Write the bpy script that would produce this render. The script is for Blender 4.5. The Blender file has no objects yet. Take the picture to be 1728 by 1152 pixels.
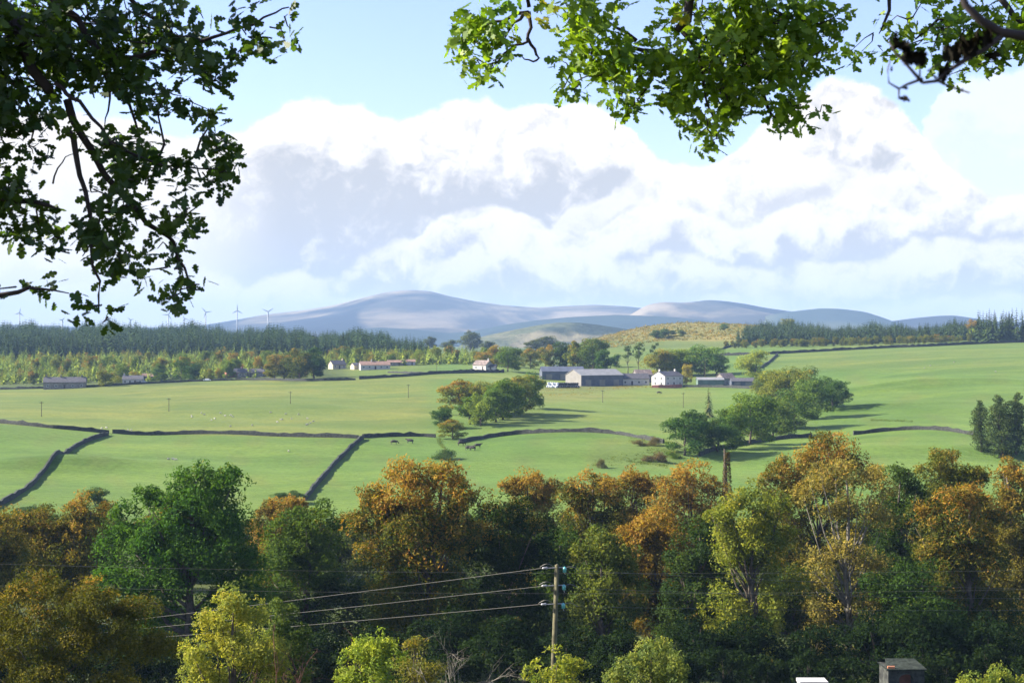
import bpy, math, random
import numpy as np
from mathutils import Vector
R = math.radians
rng = np.random.default_rng(7)
random.seed(7)
F = 2400.0                      # focal length expressed in photograph pixels
sc = bpy.context.scene
col = sc.collection

# ------------------------------------------------------------------ camera
cd = bpy.data.cameras.new('camera'); cam = bpy.data.objects.new('camera', cd); col.objects.link(cam)
cam.location = (0, 0, 0); cam.rotation_euler = (R(90), 0, 0)
cd.lens = 50; cd.sensor_width = 36; cd.clip_start = 0.1; cd.clip_end = 60000
cd.dof.use_dof = True; cd.dof.focus_distance = 70; cd.dof.aperture_fstop = 9
sc.camera = cam

# ------------------------------------------------------------------ exposure, sun, sky
sc.view_settings.view_transform = 'Standard'; sc.view_settings.look = 'None'; sc.view_settings.gamma = 1
EXPO = 1.8
sc.view_settings.exposure = EXPO
SUN_EL, SUN_ROT = R(31), R(-85)
to_sun = Vector((math.sin(SUN_ROT)*math.cos(SUN_EL), math.cos(SUN_ROT)*math.cos(SUN_EL), math.sin(SUN_EL)))
sd = bpy.data.lights.new('sun', 'SUN'); sd.energy = 4.9; sd.angle = R(0.5); sd.color = (1, 0.93, 0.80)
sun = bpy.data.objects.new('sun', sd); col.objects.link(sun)
sun.rotation_euler = (-to_sun).to_track_quat('-Z', 'Y').to_euler(); sun.location = (-50, 20, 60)

SKY_STR = 0.10
w = bpy.data.worlds.new('World'); sc.world = w; w.use_nodes = True
nt = w.node_tree; nt.nodes.clear()
class NB:
    """small helper for node maths"""
    def __init__(s, t): s.t = t
    def n(s, kind, **kw):
        nd = s.t.nodes.new(kind)
        for k, v in kw.items(): setattr(nd, k, v)
        return nd
    def put(s, sock, v):
        if isinstance(v, bpy.types.NodeSocket): s.t.links.new(v, sock)
        elif v is not None: sock.default_value = v
    def m(s, op, a, b=None, c=None, clamp=False):
        nd = s.n('ShaderNodeMath', operation=op, use_clamp=clamp)
        s.put(nd.inputs[0], a); s.put(nd.inputs[1], b); s.put(nd.inputs[2], c)
        return nd.outputs[0]
    def v(s, op, a, b=None, c=None, out=0):
        nd = s.n('ShaderNodeVectorMath', operation=op)
        s.put(nd.inputs[0], a); s.put(nd.inputs[1], b)
        if c is not None: s.put(nd.inputs[2] if op == 'MULTIPLY_ADD' else nd.inputs['Scale'], c)
        return nd.outputs[out]
    def mr(s, x, a, b, c=0.0, d=1.0, smooth=True):
        nd = s.n('ShaderNodeMapRange', interpolation_type='SMOOTHSTEP' if smooth else 'LINEAR')
        for i, q in enumerate((x, a, b, c, d)): s.put(nd.inputs[i], q)
        return nd.outputs[0]
    def mix(s, f, a, b, mode='MIX'):
        nd = s.n('ShaderNodeMix', data_type='RGBA', blend_type=mode)
        s.put(nd.inputs[0], f); s.put(nd.inputs[6], a); s.put(nd.inputs[7], b)
        return nd.outputs[2]
    def noise(s, vec, scale, detail=4, rough=0.5, dist=0.0, color=False):
        nd = s.n('ShaderNodeTexNoise'); s.put(nd.inputs['Vector'], vec)
        nd.inputs['Scale'].default_value = scale; nd.inputs['Detail'].default_value = detail
        nd.inputs['Roughness'].default_value = rough; nd.inputs['Distortion'].default_value = dist
        return nd.outputs['Color' if color else 'Fac']

def build_world():
    b = NB(nt)
    sky = b.n('ShaderNodeTexSky', sky_type='NISHITA', sun_disc=False, sun_elevation=SUN_EL, sun_rotation=SUN_ROT,
              altitude=100, air_density=1.0, dust_density=0.6, ozone_density=1.6)
    tc = b.n('ShaderNodeTexCoord').outputs['Generated']
    sp = b.n('ShaderNodeSeparateXYZ'); b.put(sp.inputs[0], tc)
    az = b.m('ARCTAN2', sp.outputs[0], sp.outputs[1]); el = b.m('ARCSINE', sp.outputs[2])
    cmb = b.n('ShaderNodeCombineXYZ'); b.put(cmb.inputs[0], az); b.put(cmb.inputs[1], el)
    P = cmb.outputs[0]                                 # direction in radians (azimuth, elevation)
    def conv(px, py):
        a = math.atan((px-864)/F); return a, math.atan((576-py)/F*math.cos(a))
    # billowing warp of the sky directions
    n1 = b.v('SUBTRACT', b.noise(P, 13, 2, 0.5, color=True), (0.5, 0.5, 0.5))
    n2 = b.v('SUBTRACT', b.noise(P, 45, 6, 0.62, color=True), (0.5, 0.5, 0.5))
    Q = b.v('ADD', P, b.v('ADD', b.v('SCALE', n1, c=0.040), b.v('SCALE', n2, c=0.020)))
    qs = b.n('ShaderNodeSeparateXYZ'); b.put(qs.inputs[0], Q)
    X01 = b.m('MULTIPLY_ADD', qs.outputs[0], 1.0, 0.5)                # azimuth -0.5..0.5 rad -> 0..1
    def curve(pts):
        nd = b.n('ShaderNodeFloatCurve'); cv = nd.mapping.curves[0]; nd.mapping.use_clip = False
        P_ = [(conv(x, 576)[0]+0.5, conv(x, y)[1]/0.3) for x, y in pts]
        cv.points[0].location = P_[0]; cv.points[1].location = P_[-1]
        for q in P_[1:-1]: cv.points.new(*q)
        nd.mapping.update(); b.put(nd.inputs['Value'], X01)
        return b.m('MULTIPLY', nd.outputs[0], 0.3)
    sh = b.v('ADD', Q, (-0.010, 0.014, 0.0))
    rel = b.m('SUBTRACT', b.noise(sh, 24, 6, 0.58), b.noise(Q, 24, 6, 0.58))
    rel2 = b.m('SUBTRACT', b.noise(b.v('ADD', Q, (-0.004, 0.006, 0.0)), 62, 5, 0.6), b.noise(Q, 62, 5, 0.6))
    rel = b.m('ADD', rel, b.m('MULTIPLY', rel2, 0.55))
    low = b.m('SUBTRACT', b.noise(P, 9, 3, 0.5), 0.5)
    k = 1.0/(2**EXPO)/SKY_STR
    W = (1.24*k, 1.17*k, 1.09*k, 1)
    skyc = b.mix(1.0, sky.outputs[0], (0.78, 0.71, 0.86, 1), 'MULTIPLY')
    out = skyc
    # cloud banks from far to near: top outline, lit depth below the outline, softness of the foot, greyness, veil strength
    banks = [
     ([(-336,700),(600,700),(1480,500),(1570,190),(1620,120),(1700,95),(1800,90),(2064,100)], 140, .4, (0.74,0.77,0.82), .6),
     ([(-336,330),(0,205),(200,190),(330,235),(420,215),(500,163),(575,158),(640,172),(700,192),(760,178),(860,186),(950,168),(995,165),(1050,205),(1100,262),(1180,268),(1260,238),(1320,190),(1375,160),(1430,150),(1490,166),(1545,205),(1580,258),(1640,315),(2064,340)], 175, .95, (0.67,0.67,0.68), 1.0),
     ([(-336,600),(600,600),(900,420),(1000,330),(1080,300),(1180,285),(1300,262),(1400,270),(1500,300),(1600,340),(1728,330),(2064,340)], 110, .7, (0.68,0.68,0.70), .8),
     ([(-336,400),(200,400),(380,455),(560,500),(680,440),(740,372),(800,352),(880,368),(960,392),(1060,362),(1150,352),(1260,372),(1350,345),(1440,330),(1560,345),(1650,330),(1728,338),(2064,350)], 100, .95, (0.67,0.67,0.68), .95),
     ([(-336,470),(380,480),(470,462),(560,468),(610,430),(680,415),(740,440),(800,410),(860,395),(930,425),(1000,410),(1060,440),(1150,428),(1260,446),(1360,425),(1450,440),(1560,410),(1700,420),(2064,430)], 80, .9, (0.66,0.66,0.69), .85),
     ([(-336,505),(400,515),(600,498),(760,520),(900,508),(1010,500),(1120,515),(1250,495),(1400,505),(1560,498),(1728,510),(2064,520)], 60, .7, (0.80,0.78,0.78), .75)]
    for (pts, thick, gr, gc, al) in banks:
        d = b.m('SUBTRACT', curve(pts), qs.outputs[1])                # radians below the top outline
        d = b.m('ADD', d, b.m('MULTIPLY', low, 0.012))
        a_ = b.m('MULTIPLY', b.mr(d, -0.0015, 0.0045), al)
        t = b.m('DIVIDE', d, thick/F)
        g_ = b.m('ADD', b.m('ADD', b.mr(t, 0.24, 0.92), b.m('MULTIPLY', rel, 2.7)), b.m('MULTIPLY', low, 0.7))
        g_ = b.m('MULTIPLY', b.mr(g_, -0.02, 1.0), b.mr(qs.outputs[0], -0.24, -0.15, 0.25*gr, gr))
        out = b.mix(a_, out, b.mix(g_, W, tuple(x*k for x in gc)+(1,)))
    cl = out
    # thin pale veil near the horizon
    veil = b.mr(el, 0.0, 0.05, 1.0, 0.0)
    cl = b.mix(b.m('MULTIPLY', veil, 0.75), cl, (1.16*k, 1.03*k, 0.93*k, 1))
    out = cl
    bg = b.n('ShaderNodeBackground'); b.put(bg.inputs[0], out); bg.inputs[1].default_value = SKY_STR
    wo = b.n('ShaderNodeOutputWorld'); nt.links.new(bg.outputs[0], wo.inputs[0])
build_world()
w.cycles.sampling_method = 'MANUAL'; w.cycles.sample_map_resolution = 512
sc.cycles.max_bounces = 6; sc.cycles.diffuse_bounces = 3; sc.cycles.transmission_bounces = 3; sc.cycles.volume_bounces = 0
sc.cycles.sample_clamp_indirect = 4.0
sc.cycles.use_denoising = True

# ------------------------------------------------------------------ materials
def new_mat(name):
    m = bpy.data.materials.new(name); m.use_nodes = True; m.node_tree.nodes.clear()
    b = NB(m.node_tree); o = b.n('ShaderNodeOutputMaterial')
    return m, b, o
def obj_coord(b): return b.n('ShaderNodeTexCoord').outputs['Object']
def simple(name, c, rough=0.7, var=0.25, scale=1.5, metal=0.0, bump=0.0, spec=0.4):
    m, b, o = new_mat(name)
    p = b.n('ShaderNodeBsdfPrincipled'); pos = obj_coord(b)
    f = b.mr(b.noise(pos, scale, 5, 0.6), 0.3, 0.7)
    d = tuple(x*(1-var) for x in c)+(1,); l = tuple(min(1, x*(1+var)) for x in c)+(1,)
    b.put(p.inputs['Base Color'], b.mix(f, d, l)); p.inputs['Roughness'].default_value = rough
    p.inputs['Metallic'].default_value = metal; p.inputs['Specular IOR Level'].default_value = spec
    if bump:
        bm = b.n('ShaderNodeBump'); bm.inputs['Strength'].default_value = bump
        b.put(bm.inputs['Height'], b.noise(pos, scale*4, 6, 0.6)); b.put(p.inputs['Normal'], bm.outputs[0])
    m.node_tree.links.new(p.outputs[0], o.inputs[0]); return m
def foliage_mat(name, transl=0.35, rough=0.55, spec=0.3):
    """leaf colour = object colour, turned leaves set by the object's alpha; per-leaf data = (random, clump, outerness)"""
    m, b, o = new_mat(name)
    at = b.n('ShaderNodeAttribute', attribute_name='leafdata')
    sp = b.n('ShaderNodeSeparateXYZ'); b.put(sp.inputs[0], at.outputs['Vector'])
    oi = b.n('ShaderNodeObjectInfo')
    r, c, u = sp.outputs
    base = b.mix(b.mr(r, 0, 1, smooth=False), (0.60, 0.66, 0.62, 1), (1.45, 1.32, 1.15, 1))
    base = b.mix(1.0, b.mix(1.0, oi.outputs['Color'], base, 'MULTIPLY'), (1.16, 1.20, 0.72, 1), 'MULTIPLY')
    base = b.mix(1.0, base, b.mix(c, (0.62, 0.76, 0.85, 1), (1.42, 1.28, 0.90, 1)), 'MULTIPLY')
    aut = b.mix(b.m('FRACT', b.m('ADD', b.m('MULTIPLY', c, 3.7), b.m('MULTIPLY', r, 0.7))), (0.37, 0.150, 0.024, 1), (0.36, 0.27, 0.035, 1))
    aut = b.mix(b.m('MULTIPLY', b.m('FRACT', b.m('MULTIPLY', r, 5.3)), 0.7), aut, (0.22, 0.145, 0.026, 1))
    sel = b.m('ADD', b.m('ADD', b.m('MULTIPLY', c, 0.44), b.m('MULTIPLY', u, 0.38)), b.m('MULTIPLY', r, 0.18))
    thr = b.m('SUBTRACT', 1.02, b.m('MULTIPLY', oi.outputs['Alpha'], 0.64))
    sel = b.mr(b.m('SUBTRACT', sel, thr), -0.16, 0.14)
    colr = b.mix(sel, base, aut)
    p = b.n('ShaderNodeBsdfPrincipled'); b.put(p.inputs['Base Color'], colr)
    p.inputs['Roughness'].default_value = rough; p.inputs['Specular IOR Level'].default_value = spec
    t = b.n('ShaderNodeBsdfTranslucent'); b.put(t.inputs[0], b.mix(1.0, colr, (1.25, 1.3, 0.55, 1), 'MULTIPLY'))
    mx = b.n('ShaderNodeMixShader'); mx.inputs[0].default_value = transl
    m.node_tree.links.new(p.outputs[0], mx.inputs[1]); m.node_tree.links.new(t.outputs[0], mx.inputs[2])
    m.node_tree.links.new(mx.outputs[0], o.inputs[0]); return m
FOL = foliage_mat('foliage', 0.38, 0.75, 0.08); NEED = foliage_mat('needles', 0.12, 0.8, 0.08); OAKL = foliage_mat('oak leaves', 0.5, 0.5, 0.4)
BARK = simple('bark', (0.085, 0.065, 0.045), 0.9, 0.4, 3, bump=0.6)
PALEBARK = simple('pale bark', (0.17, 0.15, 0.115), 0.9, 0.35, 2, bump=0.5)
DARKBARK = simple('dark bark', (0.035, 0.026, 0.024), 0.9, 0.3, 12, bump=0.5)
STONE = simple('dry stone', (0.036, 0.038, 0.032), 0.95, 0.75, 2.2, bump=1.0)
STONE_L = simple('pale stone', (0.18, 0.165, 0.145), 0.9, 0.35, 1.0, bump=0.6)
BRICK_R = simple('red sandstone', (0.26, 0.10, 0.075), 0.9, 0.3, 1.0, bump=0.6)
WHITE = simple('white render', (0.42, 0.405, 0.37), 0.8, 0.12, 0.6)
CREAM = simple('cream render', (0.42, 0.36, 0.25), 0.8, 0.1, 0.6)
SLATE = simple('slate', (0.085, 0.08, 0.085), 0.7, 0.3, 1.5)
TILE = simple('brown tile', (0.24, 0.15, 0.11), 0.8, 0.3, 1.5)
RUST = simple('rusted sheet', (0.17, 0.13, 0.11), 0.7, 0.5, 1.1)
FIBRE = simple('fibre cement roof', (0.20, 0.20, 0.20), 0.8, 0.15, 0.5)
CLAD = simple('grey cladding', (0.17, 0.16, 0.14), 0.7, 0.12, 0.5)
DKCLAD = simple('dark blue cladding', (0.075, 0.085, 0.11), 0.6, 0.2, 0.5)
GRCLAD = simple('green cladding', (0.10, 0.15, 0.12), 0.6, 0.2, 0.5)
GLASS = simple('window glass', (0.03, 0.04, 0.05), 0.15, 0.1, 1, spec=0.8)
FRAME = simple('painted frame', (0.6, 0.6, 0.58), 0.6, 0.1, 3)
DOORM = simple('dark door', (0.06, 0.05, 0.05), 0.6, 0.3, 2)
WPOLE = simple('weathered pole wood', (0.095, 0.085, 0.042), 0.9, 0.5, 2.5, bump=0.4)
WIRE = simple('aluminium wire', (0.17, 0.16, 0.13), 0.6, 0.1, 3, metal=0.3)
STEEL = simple('galvanised steel', (0.35, 0.34, 0.33), 0.5, 0.15, 8, metal=0.5)
GLASSI = simple('green glass insulator', (0.10, 0.36, 0.32), 0.12, 0.15, 20, spec=0.9)
TURB = simple('turbine white', (0.27, 0.27, 0.28), 0.5, 0.05, 1)
CARW = simple('white car paint', (0.7, 0.7, 0.7), 0.25, 0.04, 1, spec=0.7)
CARR = simple('red car paint', (0.35, 0.05, 0.04), 0.25, 0.05, 1, spec=0.7)
RUBBER = simple('tyre', (0.03, 0.03, 0.03), 0.9, 0.2, 5)
WOOL = simple('fleece', (0.36, 0.34, 0.29), 0.95, 0.2, 6)
COW = simple('black hide', (0.035, 0.028, 0.024), 0.8, 0.4, 2)
WRAPW = simple('white bale wrap', (0.62, 0.64, 0.66), 0.4, 0.1, 2)
WRAPK = simple('black bale wrap', (0.02, 0.02, 0.025), 0.35, 0.2, 2)
TWIGR = simple('red brown twig', (0.14, 0.05, 0.04), 0.9, 0.3, 8)

# ------------------------------------------------------------------ object helpers
def tag(o, label=None, cat=None, group=None, kind=None):
    if label: o['label'] = label
    if cat: o['category'] = cat
    if group: o['group'] = group
    if kind: o['kind'] = kind
    return o
def empty(name, loc, rz=0.0, label=None, cat=None, group=None):
    o = bpy.data.objects.new(name, None); col.objects.link(o); o.empty_display_size = 0.3
    o.location = loc; o.rotation_euler = (0, 0, rz)
    return tag(o, label, cat, group)
class MB:
    """collects polygons of one mesh (numpy chunks)"""
    def __init__(s): s.v = []; s.f = []; s.n = 0; s.data = []
    def add(s, verts, faces):
        verts = np.asarray(verts, float).reshape(-1, 3)
        s.v.append(verts); s.f += [tuple(i+s.n for i in f) for f in faces]; s.n += len(verts); return s
    def box(s, lo, hi, rot=None, org=(0, 0, 0)):
        x0, y0, z0 = lo; x1, y1, z1 = hi
        v = np.array([(x0,y0,z0),(x1,y0,z0),(x1,y1,z0),(x0,y1,z0),(x0,y0,z1),(x1,y0,z1),(x1,y1,z1),(x0,y1,z1)], float)
        if rot is not None: v = v @ np.array(rot).T
        return s.add(v+np.array(org), [(0,3,2,1),(4,5,6,7),(0,1,5,4),(1,2,6,5),(2,3,7,6),(3,0,4,7)])
    def tube(s, pts, rad, sides=6, cap=True):
        pts = np.asarray(pts, float); n = len(pts)
        if np.isscalar(rad): rad = [rad]*n
        t = np.gradient(pts, axis=0); t /= np.maximum(np.linalg.norm(t, axis=1, keepdims=True), 1e-9)
        ref = np.array((0, 0, 1.0)) if abs(t[0][2]) < 0.9 else np.array((1.0, 0, 0))
        rings = []
        for i in range(n):
            a = np.cross(t[i], ref); a /= max(np.linalg.norm(a), 1e-9); c = np.cross(t[i], a)
            an = np.arange(sides)*2*np.pi/sides
            rings.append(pts[i]+rad[i]*(np.cos(an)[:, None]*a+np.sin(an)[:, None]*c))
        v = np.concatenate(rings); f = []
        for i in range(n-1):
            for j in range(sides):
                k = (j+1) % sides
                f.append((i*sides+j, i*sides+k, (i+1)*sides+k, (i+1)*sides+j))
        if cap: f += [tuple(range(sides))[::-1], tuple((n-1)*sides+j for j in range(sides))]
        return s.add(v, f)
    def mesh(s, name, mat, smooth=False):
        me = bpy.data.meshes.new(name)
        me.from_pydata(np.concatenate(s.v).tolist(), [], s.f)
        if mat: me.materials.append(mat)
        if smooth: me.shade_smooth()
        return me
    def build(s, name, mat, parent=None, smooth=False, loc=None):
        o = bpy.data.objects.new(name, s.mesh(name, mat, smooth)); col.objects.link(o)
        if parent: o.parent = parent
        if loc is not None: o.location = loc
        return o
def quads_mesh(name, V, data, mat, poly=4):
    """V: (N, poly, 3) corner array, data (N,3) per-face leaf data"""
    n = len(V); me = bpy.data.meshes.new(name)
    me.vertices.add(n*poly); me.vertices.foreach_set('co', V.reshape(-1).astype(np.float32))
    me.loops.add(n*poly); me.loops.foreach_set('vertex_index', np.arange(n*poly, dtype=np.int32))
    me.polygons.add(n); me.polygons.foreach_set('loop_start', (np.arange(n)*poly).astype(np.int32))
    at = me.attributes.new('leafdata', 'FLOAT_VECTOR', 'FACE'); at.data.foreach_set('vector', data.reshape(-1).astype(np.float32))
    me.materials.append(mat); me.update(calc_edges=True); return me
def link(name, me, parent=None, loc=None):
    o = bpy.data.objects.new(name, me); col.objects.link(o)
    if parent: o.parent = parent
    if loc is not None: o.location = loc
    return o
def unit(a): return a/np.maximum(np.linalg.norm(a, axis=-1, keepdims=True), 1e-9)
def rand_dir(n): return unit(rng.normal(size=(n, 3)))
RH = np.array([(0, -1.0), (0.42, -0.25), (0.5, 0.3), (0, 1.0), (-0.46, 0.35), (-0.44, -0.3)])[[0, 1, 3, 4]]
def leaf_quads(P, N, size, shape=None, curl=0.25):
    """place one small leaf polygon per point, normal N, random spin"""
    shape = RH if shape is None else shape
    n = len(P); a = unit(np.cross(N, rand_dir(n))); c = np.cross(N, a)
    s = (size*rng.uniform(0.65, 1.3, n))[:, None] if np.isscalar(size) else size[:, None]
    out = np.empty((n, len(shape), 3))
    for i, (x, y) in enumerate(shape):
        out[:, i] = P + s*(a*x + c*y) - N*s*curl*(abs(x)+abs(y)*0.6)
    return out
def noise1(x, seed=0):
    r = np.random.default_rng(seed); y = 0
    for k in range(5): y = y + np.sin(x*(1.3*1.9**k)+r.uniform(0, 6.28))*0.6**k
    return y

# ------------------------------------------------------------------ terrain function
PX = np.array([-900, 0, 200, 400, 620, 740, 800, 900, 960, 1040, 1120, 1200, 1300, 1400, 1500, 1600, 1728, 2600], float)
DD = np.array([240, 300, 380, 450, 600, 760, 850, 950, 1100, 1300, 1500, 1700, 1950, 2400, 16000], float)
TB = np.array([
 [960,862,780,717,687,662,645,622,598,578,570,569,576,588,578],
 [960,862,780,717,687,662,645,622,598,578,570,569,576,588,578],
 [960,862,790,731,692,655,640,620,597,575,566,567,576,588,578],
 [960,862,795,733,685,648,634,618,598,580,573,572,578,588,578],
 [960,858,795,738,685,643,626,612,598,588,584,584,586,588,578],
 [960,855,795,737,682,637,622,610,601,595,592,590,589,588,578],
 [960,850,795,738,682,636,622,611,602,596,593,591,589,588,578],
 [955,845,790,731,684,650,628,613,602,596,593,591,589,588,578],
 [950,842,788,729,685,651,633,617,602,594,588,584,586,588,578],
 [950,840,788,731,687,652,634,615,596,580,568,560,566,588,578],
 [950,838,790,738,690,652,632,612,590,567,552,544,552,588,578],
 [950,838,795,745,692,653,630,608,588,566,551,543,550,588,578],
 [950,838,795,745,690,648,622,602,585,568,556,550,556,588,578],
 [945,835,785,738,682,640,615,598,582,571,564,562,566,588,578],
 [940,830,780,729,672,628,607,592,580,571,567,566,572,588,578],
 [940,830,780,726,664,620,602,588,576,568,565,566,572,588,578],
 [945,835,785,738,660,614,598,584,572,564,562,564,572,588,578],
 [945,835,785,738,660,614,598,584,572,564,562,564,572,588,578]], float)
gx = np.arange(-900, 2601, 10.0); gl = np.linspace(math.log(240), math.log(16000), 420)
_t = np.array([np.interp(gl, np.log(DD), TB[i]) for i in range(len(PX))])
_t = np.array([np.interp(gx, PX, _t[:, j]) for j in range(len(gl))]).T
def sm(a, n, ax):
    k = np.hanning(2*n+1); k /= k.sum()
    pad = [(0, 0), (0, 0)]; pad[ax] = (n, n); a = np.pad(a, pad, mode='edge')
    return np.apply_along_axis(lambda r: np.convolve(r, k, 'valid'), ax, a)
_t = sm(sm(_t, 6, 0), 7, 1)
NEAR_Y = np.array([-200, -60, 0, 5, 10, 40, 75, 120, 180, 240, 300.]); NEAR_Z = np.array([12, 1.0, -1.7, -2.7, -4.2, -14, -22.5, -32, -37.5, -38.4, -36])
def table(px, Y):
    ix = np.clip((px+900)/10, 0, len(gx)-1.001); iy = np.clip((np.log(np.maximum(Y, 1))-gl[0])/(gl[1]-gl[0]), 0, len(gl)-1.001)
    i = ix.astype(int); j = iy.astype(int); u = ix-i; v = iy-j
    return _t[i, j]*(1-u)*(1-v)+_t[i+1, j]*u*(1-v)+_t[i, j+1]*(1-u)*v+_t[i+1, j+1]*u*v
BUMPS = []   # (x, y, rx, ry, rot, h) world-space swellings
def H(x, y):
    x = np.asarray(x, float); y = np.asarray(y, float); x, y = np.broadcast_arrays(x, y)
    px = 864+F*x/np.maximum(y, 60)
    far = -(table(px, y)-576)/F*y
    near = np.interp(y, NEAR_Y, NEAR_Z)
    t = np.clip((y-200)/90, 0, 1); t = t*t*(3-2*t)
    z = near*(1-t)+far*t
    amp = np.clip((y-250)/100, 0, 1)*np.clip((900-y)/300, 0.0, 1)
    z = z+amp*(0.60*np.sin(x/17+1.3*np.sin(y/41))*np.sin(y/23+0.7)+0.30*np.sin(x/7.3+y/31)*np.sin(y/11+x/50))
    for (bx, by, rx, ry, rot, h) in BUMPS:
        c, s = math.cos(rot), math.sin(rot); dx = (x-bx); dy = (y-by)
        z = z+h*np.exp(-(((c*dx+s*dy)/rx)**2+((-s*dx+c*dy)/ry)**2))
    return z
_Ys = np.exp(np.linspace(math.log(255), math.log(2000), 1500))
def G(px, py):
    """the ground point seen at a photograph pixel"""
    x = (px-864)/F*_Ys; z = H(x, _Ys); rows = 576-z/_Ys*F
    i = np.argmax(rows <= py)
    if rows[i] > py: i = len(rows)-1
    return float(x[i]), float(_Ys[i]), float(z[i])
def GY(px, Y):
    x = (px-864)/F*Y; return x, Y, float(H(x, Y))
def AT(px, py, Y): return np.array(((px-864)/F*Y, Y, (576-py)/F*Y))
for (px, py, rx, ry, rot, h) in [(150,787,26,9,0.35,2.6),(300,800,30,12,0,1.0),(1500,655,60,8,0.08,2.2),(1470,662,40,5,0.1,1.3),
        (1470,688,26,6,-.1,1.6),(1600,645,50,8,0.0,1.6),(1560,760,50,10,0.1,1.2),(1230,765,40,14,.1,1.4),(1010,770,18,12,0,-.7),(1060,768,26,12,0.1,.5),(1070,748,28,10,-0.1,-.5),
        (850,700,20,6,.3,1.0),(1690,765,24,8,0,1.5),(400,680,60,20,0,1.2),(250,700,50,16,.2,1.5),(560,690,50,20,0,1.3)]:
    x, y, z = G(px, py); BUMPS.append((x, y, rx, ry, rot, h))

# ------------------------------------------------------------------ ground sheet
def build_ground():
    s = np.concatenate([np.linspace(-1.6, -0.45, 60)[:-1], np.linspace(-0.45, 0.45, 620), np.linspace(0.45, 1.6, 60)[1:]])
    Y = np.concatenate([np.linspace(-45, 240, 60)[:-1], np.exp(np.linspace(math.log(240), math.log(2600), 560)), np.exp(np.linspace(math.log(2700), math.log(15500), 40))])
    X = s[None, :]*(Y[:, None]+60); YY = np.broadcast_to(Y[:, None], X.shape)
    Z = H(X, YY)
    nr, nc = X.shape
    v = np.stack([X, YY, Z], -1).reshape(-1, 3)
    i = np.arange((nr-1)*(nc-1)); r, c = i//(nc-1), i % (nc-1); a = r*nc+c
    f = np.stack([a, a+1, a+1+nc, a+nc], 1)
    me = bpy.data.meshes.new('ground'); me.vertices.add(len(v)); me.vertices.foreach_set('co', v.reshape(-1).astype(np.float32))
    me.loops.add(f.size); me.loops.foreach_set('vertex_index', f.reshape(-1).astype(np.int32))
    me.polygons.add(len(f)); me.polygons.foreach_set('loop_start', (np.arange(len(f))*4).astype(np.int32)); me.update(calc_edges=True)
    me.shade_smooth()
    # land cover: albedo of each field, wood floor, heath
    px = 864+F*X/np.maximum(YY, 60); py = 576-Z/np.maximum(YY, 60)*F
    C = np.zeros(X.shape+(3,)); C[:] = (0.122, 0.218, 0.042)
    def blend(c, wgt):
        nonlocal C; wgt = np.clip(wgt, 0, 1)[..., None]; C = C*(1-wgt)+np.array(c)*wgt
    def st(x, a, b_): t = np.clip((x-a)/(b_-a), 0, 1); return t*t*(3-2*t)
    wob = 6*np.sin(px/37)+4*np.sin(px/13+1)
    topwall = np.interp(px, [0, 185, 610, 690, 740], [716, 731, 740, 736, 737])
    blend((0.205, 0.215, 0.065), st(topwall-py, -1, 1)*st(760-px, 0, 60)*0.95)            # paler pasture above the wall
    blend((0.155, 0.205, 0.055), st(735-py, 0, 6)*st(px-760, 0, 60)*st(1250-px, 0, 100)*0.9)
    blend((0.120, 0.215, 0.040), st(px-1200, 0, 120)*st(750-py, 0, 10))
    blend((0.150, 0.205, 0.050), st(px-1250, 0, 120)*st(640-py, 0, 30))
    blend((0.20, 0.18, 0.08), st(16-np.abs(py-664+0.03*(px-950)), 0, 8)*st(px-880, 0, 30)*st(1060-px, 0, 60)*0.8)
    blend((0.17, 0.14, 0.08), st(8-np.abs(py-652), 0, 4)*st(px-900, 0, 30)*st(1100-px, 0, 60)*0.9)
    blend((0.15, 0.16, 0.06), st(px-980, 0, 30)*st(1180-px, 0, 60)*st(py-736, 0, 8)*st(800-py, 0, 20)*0.5)
    blend((0.17, 0.17, 0.06), 0.35*st(np.sin(px/19+np.sin(py/9))*np.sin(py/11), 0.2, 1)*st(YY, 260, 300))
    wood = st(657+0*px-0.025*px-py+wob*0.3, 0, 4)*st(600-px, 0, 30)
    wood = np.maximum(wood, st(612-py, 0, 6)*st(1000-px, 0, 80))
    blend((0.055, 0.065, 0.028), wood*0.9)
    for (ax0, ax1, ay0, ay1) in [(590, 840, 626, 642), (300, 430, 637, 648)]:            # bright paddocks by the cottages
        blend((0.17, 0.21, 0.06), st(px-ax0, 0, 20)*st(ax1-px, 0, 20)*st(py-ay0, 0, 3)*st(ay1-py, 0, 3))
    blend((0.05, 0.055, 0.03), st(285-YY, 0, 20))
    blend((0.17, 0.18, 0.07), st(px-1000, 0, 40)*st(1260-px, 0, 40)*st(592-py, 0, 8))
    hn = 0.5+0.5*np.sin(px/11+2*np.sin(py/3.1))*np.sin(py/2.3+px/23)
    blend((0.36, 0.235, 0.11), st(px-980, 0, 40)*st(1440-px, 0, 60)*st(577-py, 0, 4)*(0.7+0.3*hn))
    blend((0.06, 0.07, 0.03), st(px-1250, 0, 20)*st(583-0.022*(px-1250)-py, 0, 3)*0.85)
    blend((0.10, 0.12, 0.06), st(YY, 1900, 2300))
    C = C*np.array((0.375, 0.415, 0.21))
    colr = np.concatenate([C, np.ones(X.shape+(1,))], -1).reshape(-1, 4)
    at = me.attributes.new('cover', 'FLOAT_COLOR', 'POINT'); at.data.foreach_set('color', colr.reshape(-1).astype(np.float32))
    m, b, o = new_mat('grassland')
    a = b.n('ShaderNodeAttribute', attribute_name='cover').outputs['Color']
    pos = b.n('ShaderNodeNewGeometry').outputs['Position']
    big = b.mr(b.noise(pos, 0.012, 4, 0.55), 0.3, 0.7); mid = b.mr(b.noise(pos, 0.09, 5, 0.65), 0.3, 0.7); fin = b.mr(b.noise(pos, 0.7, 5, 0.7), 0.3, 0.7)
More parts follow.
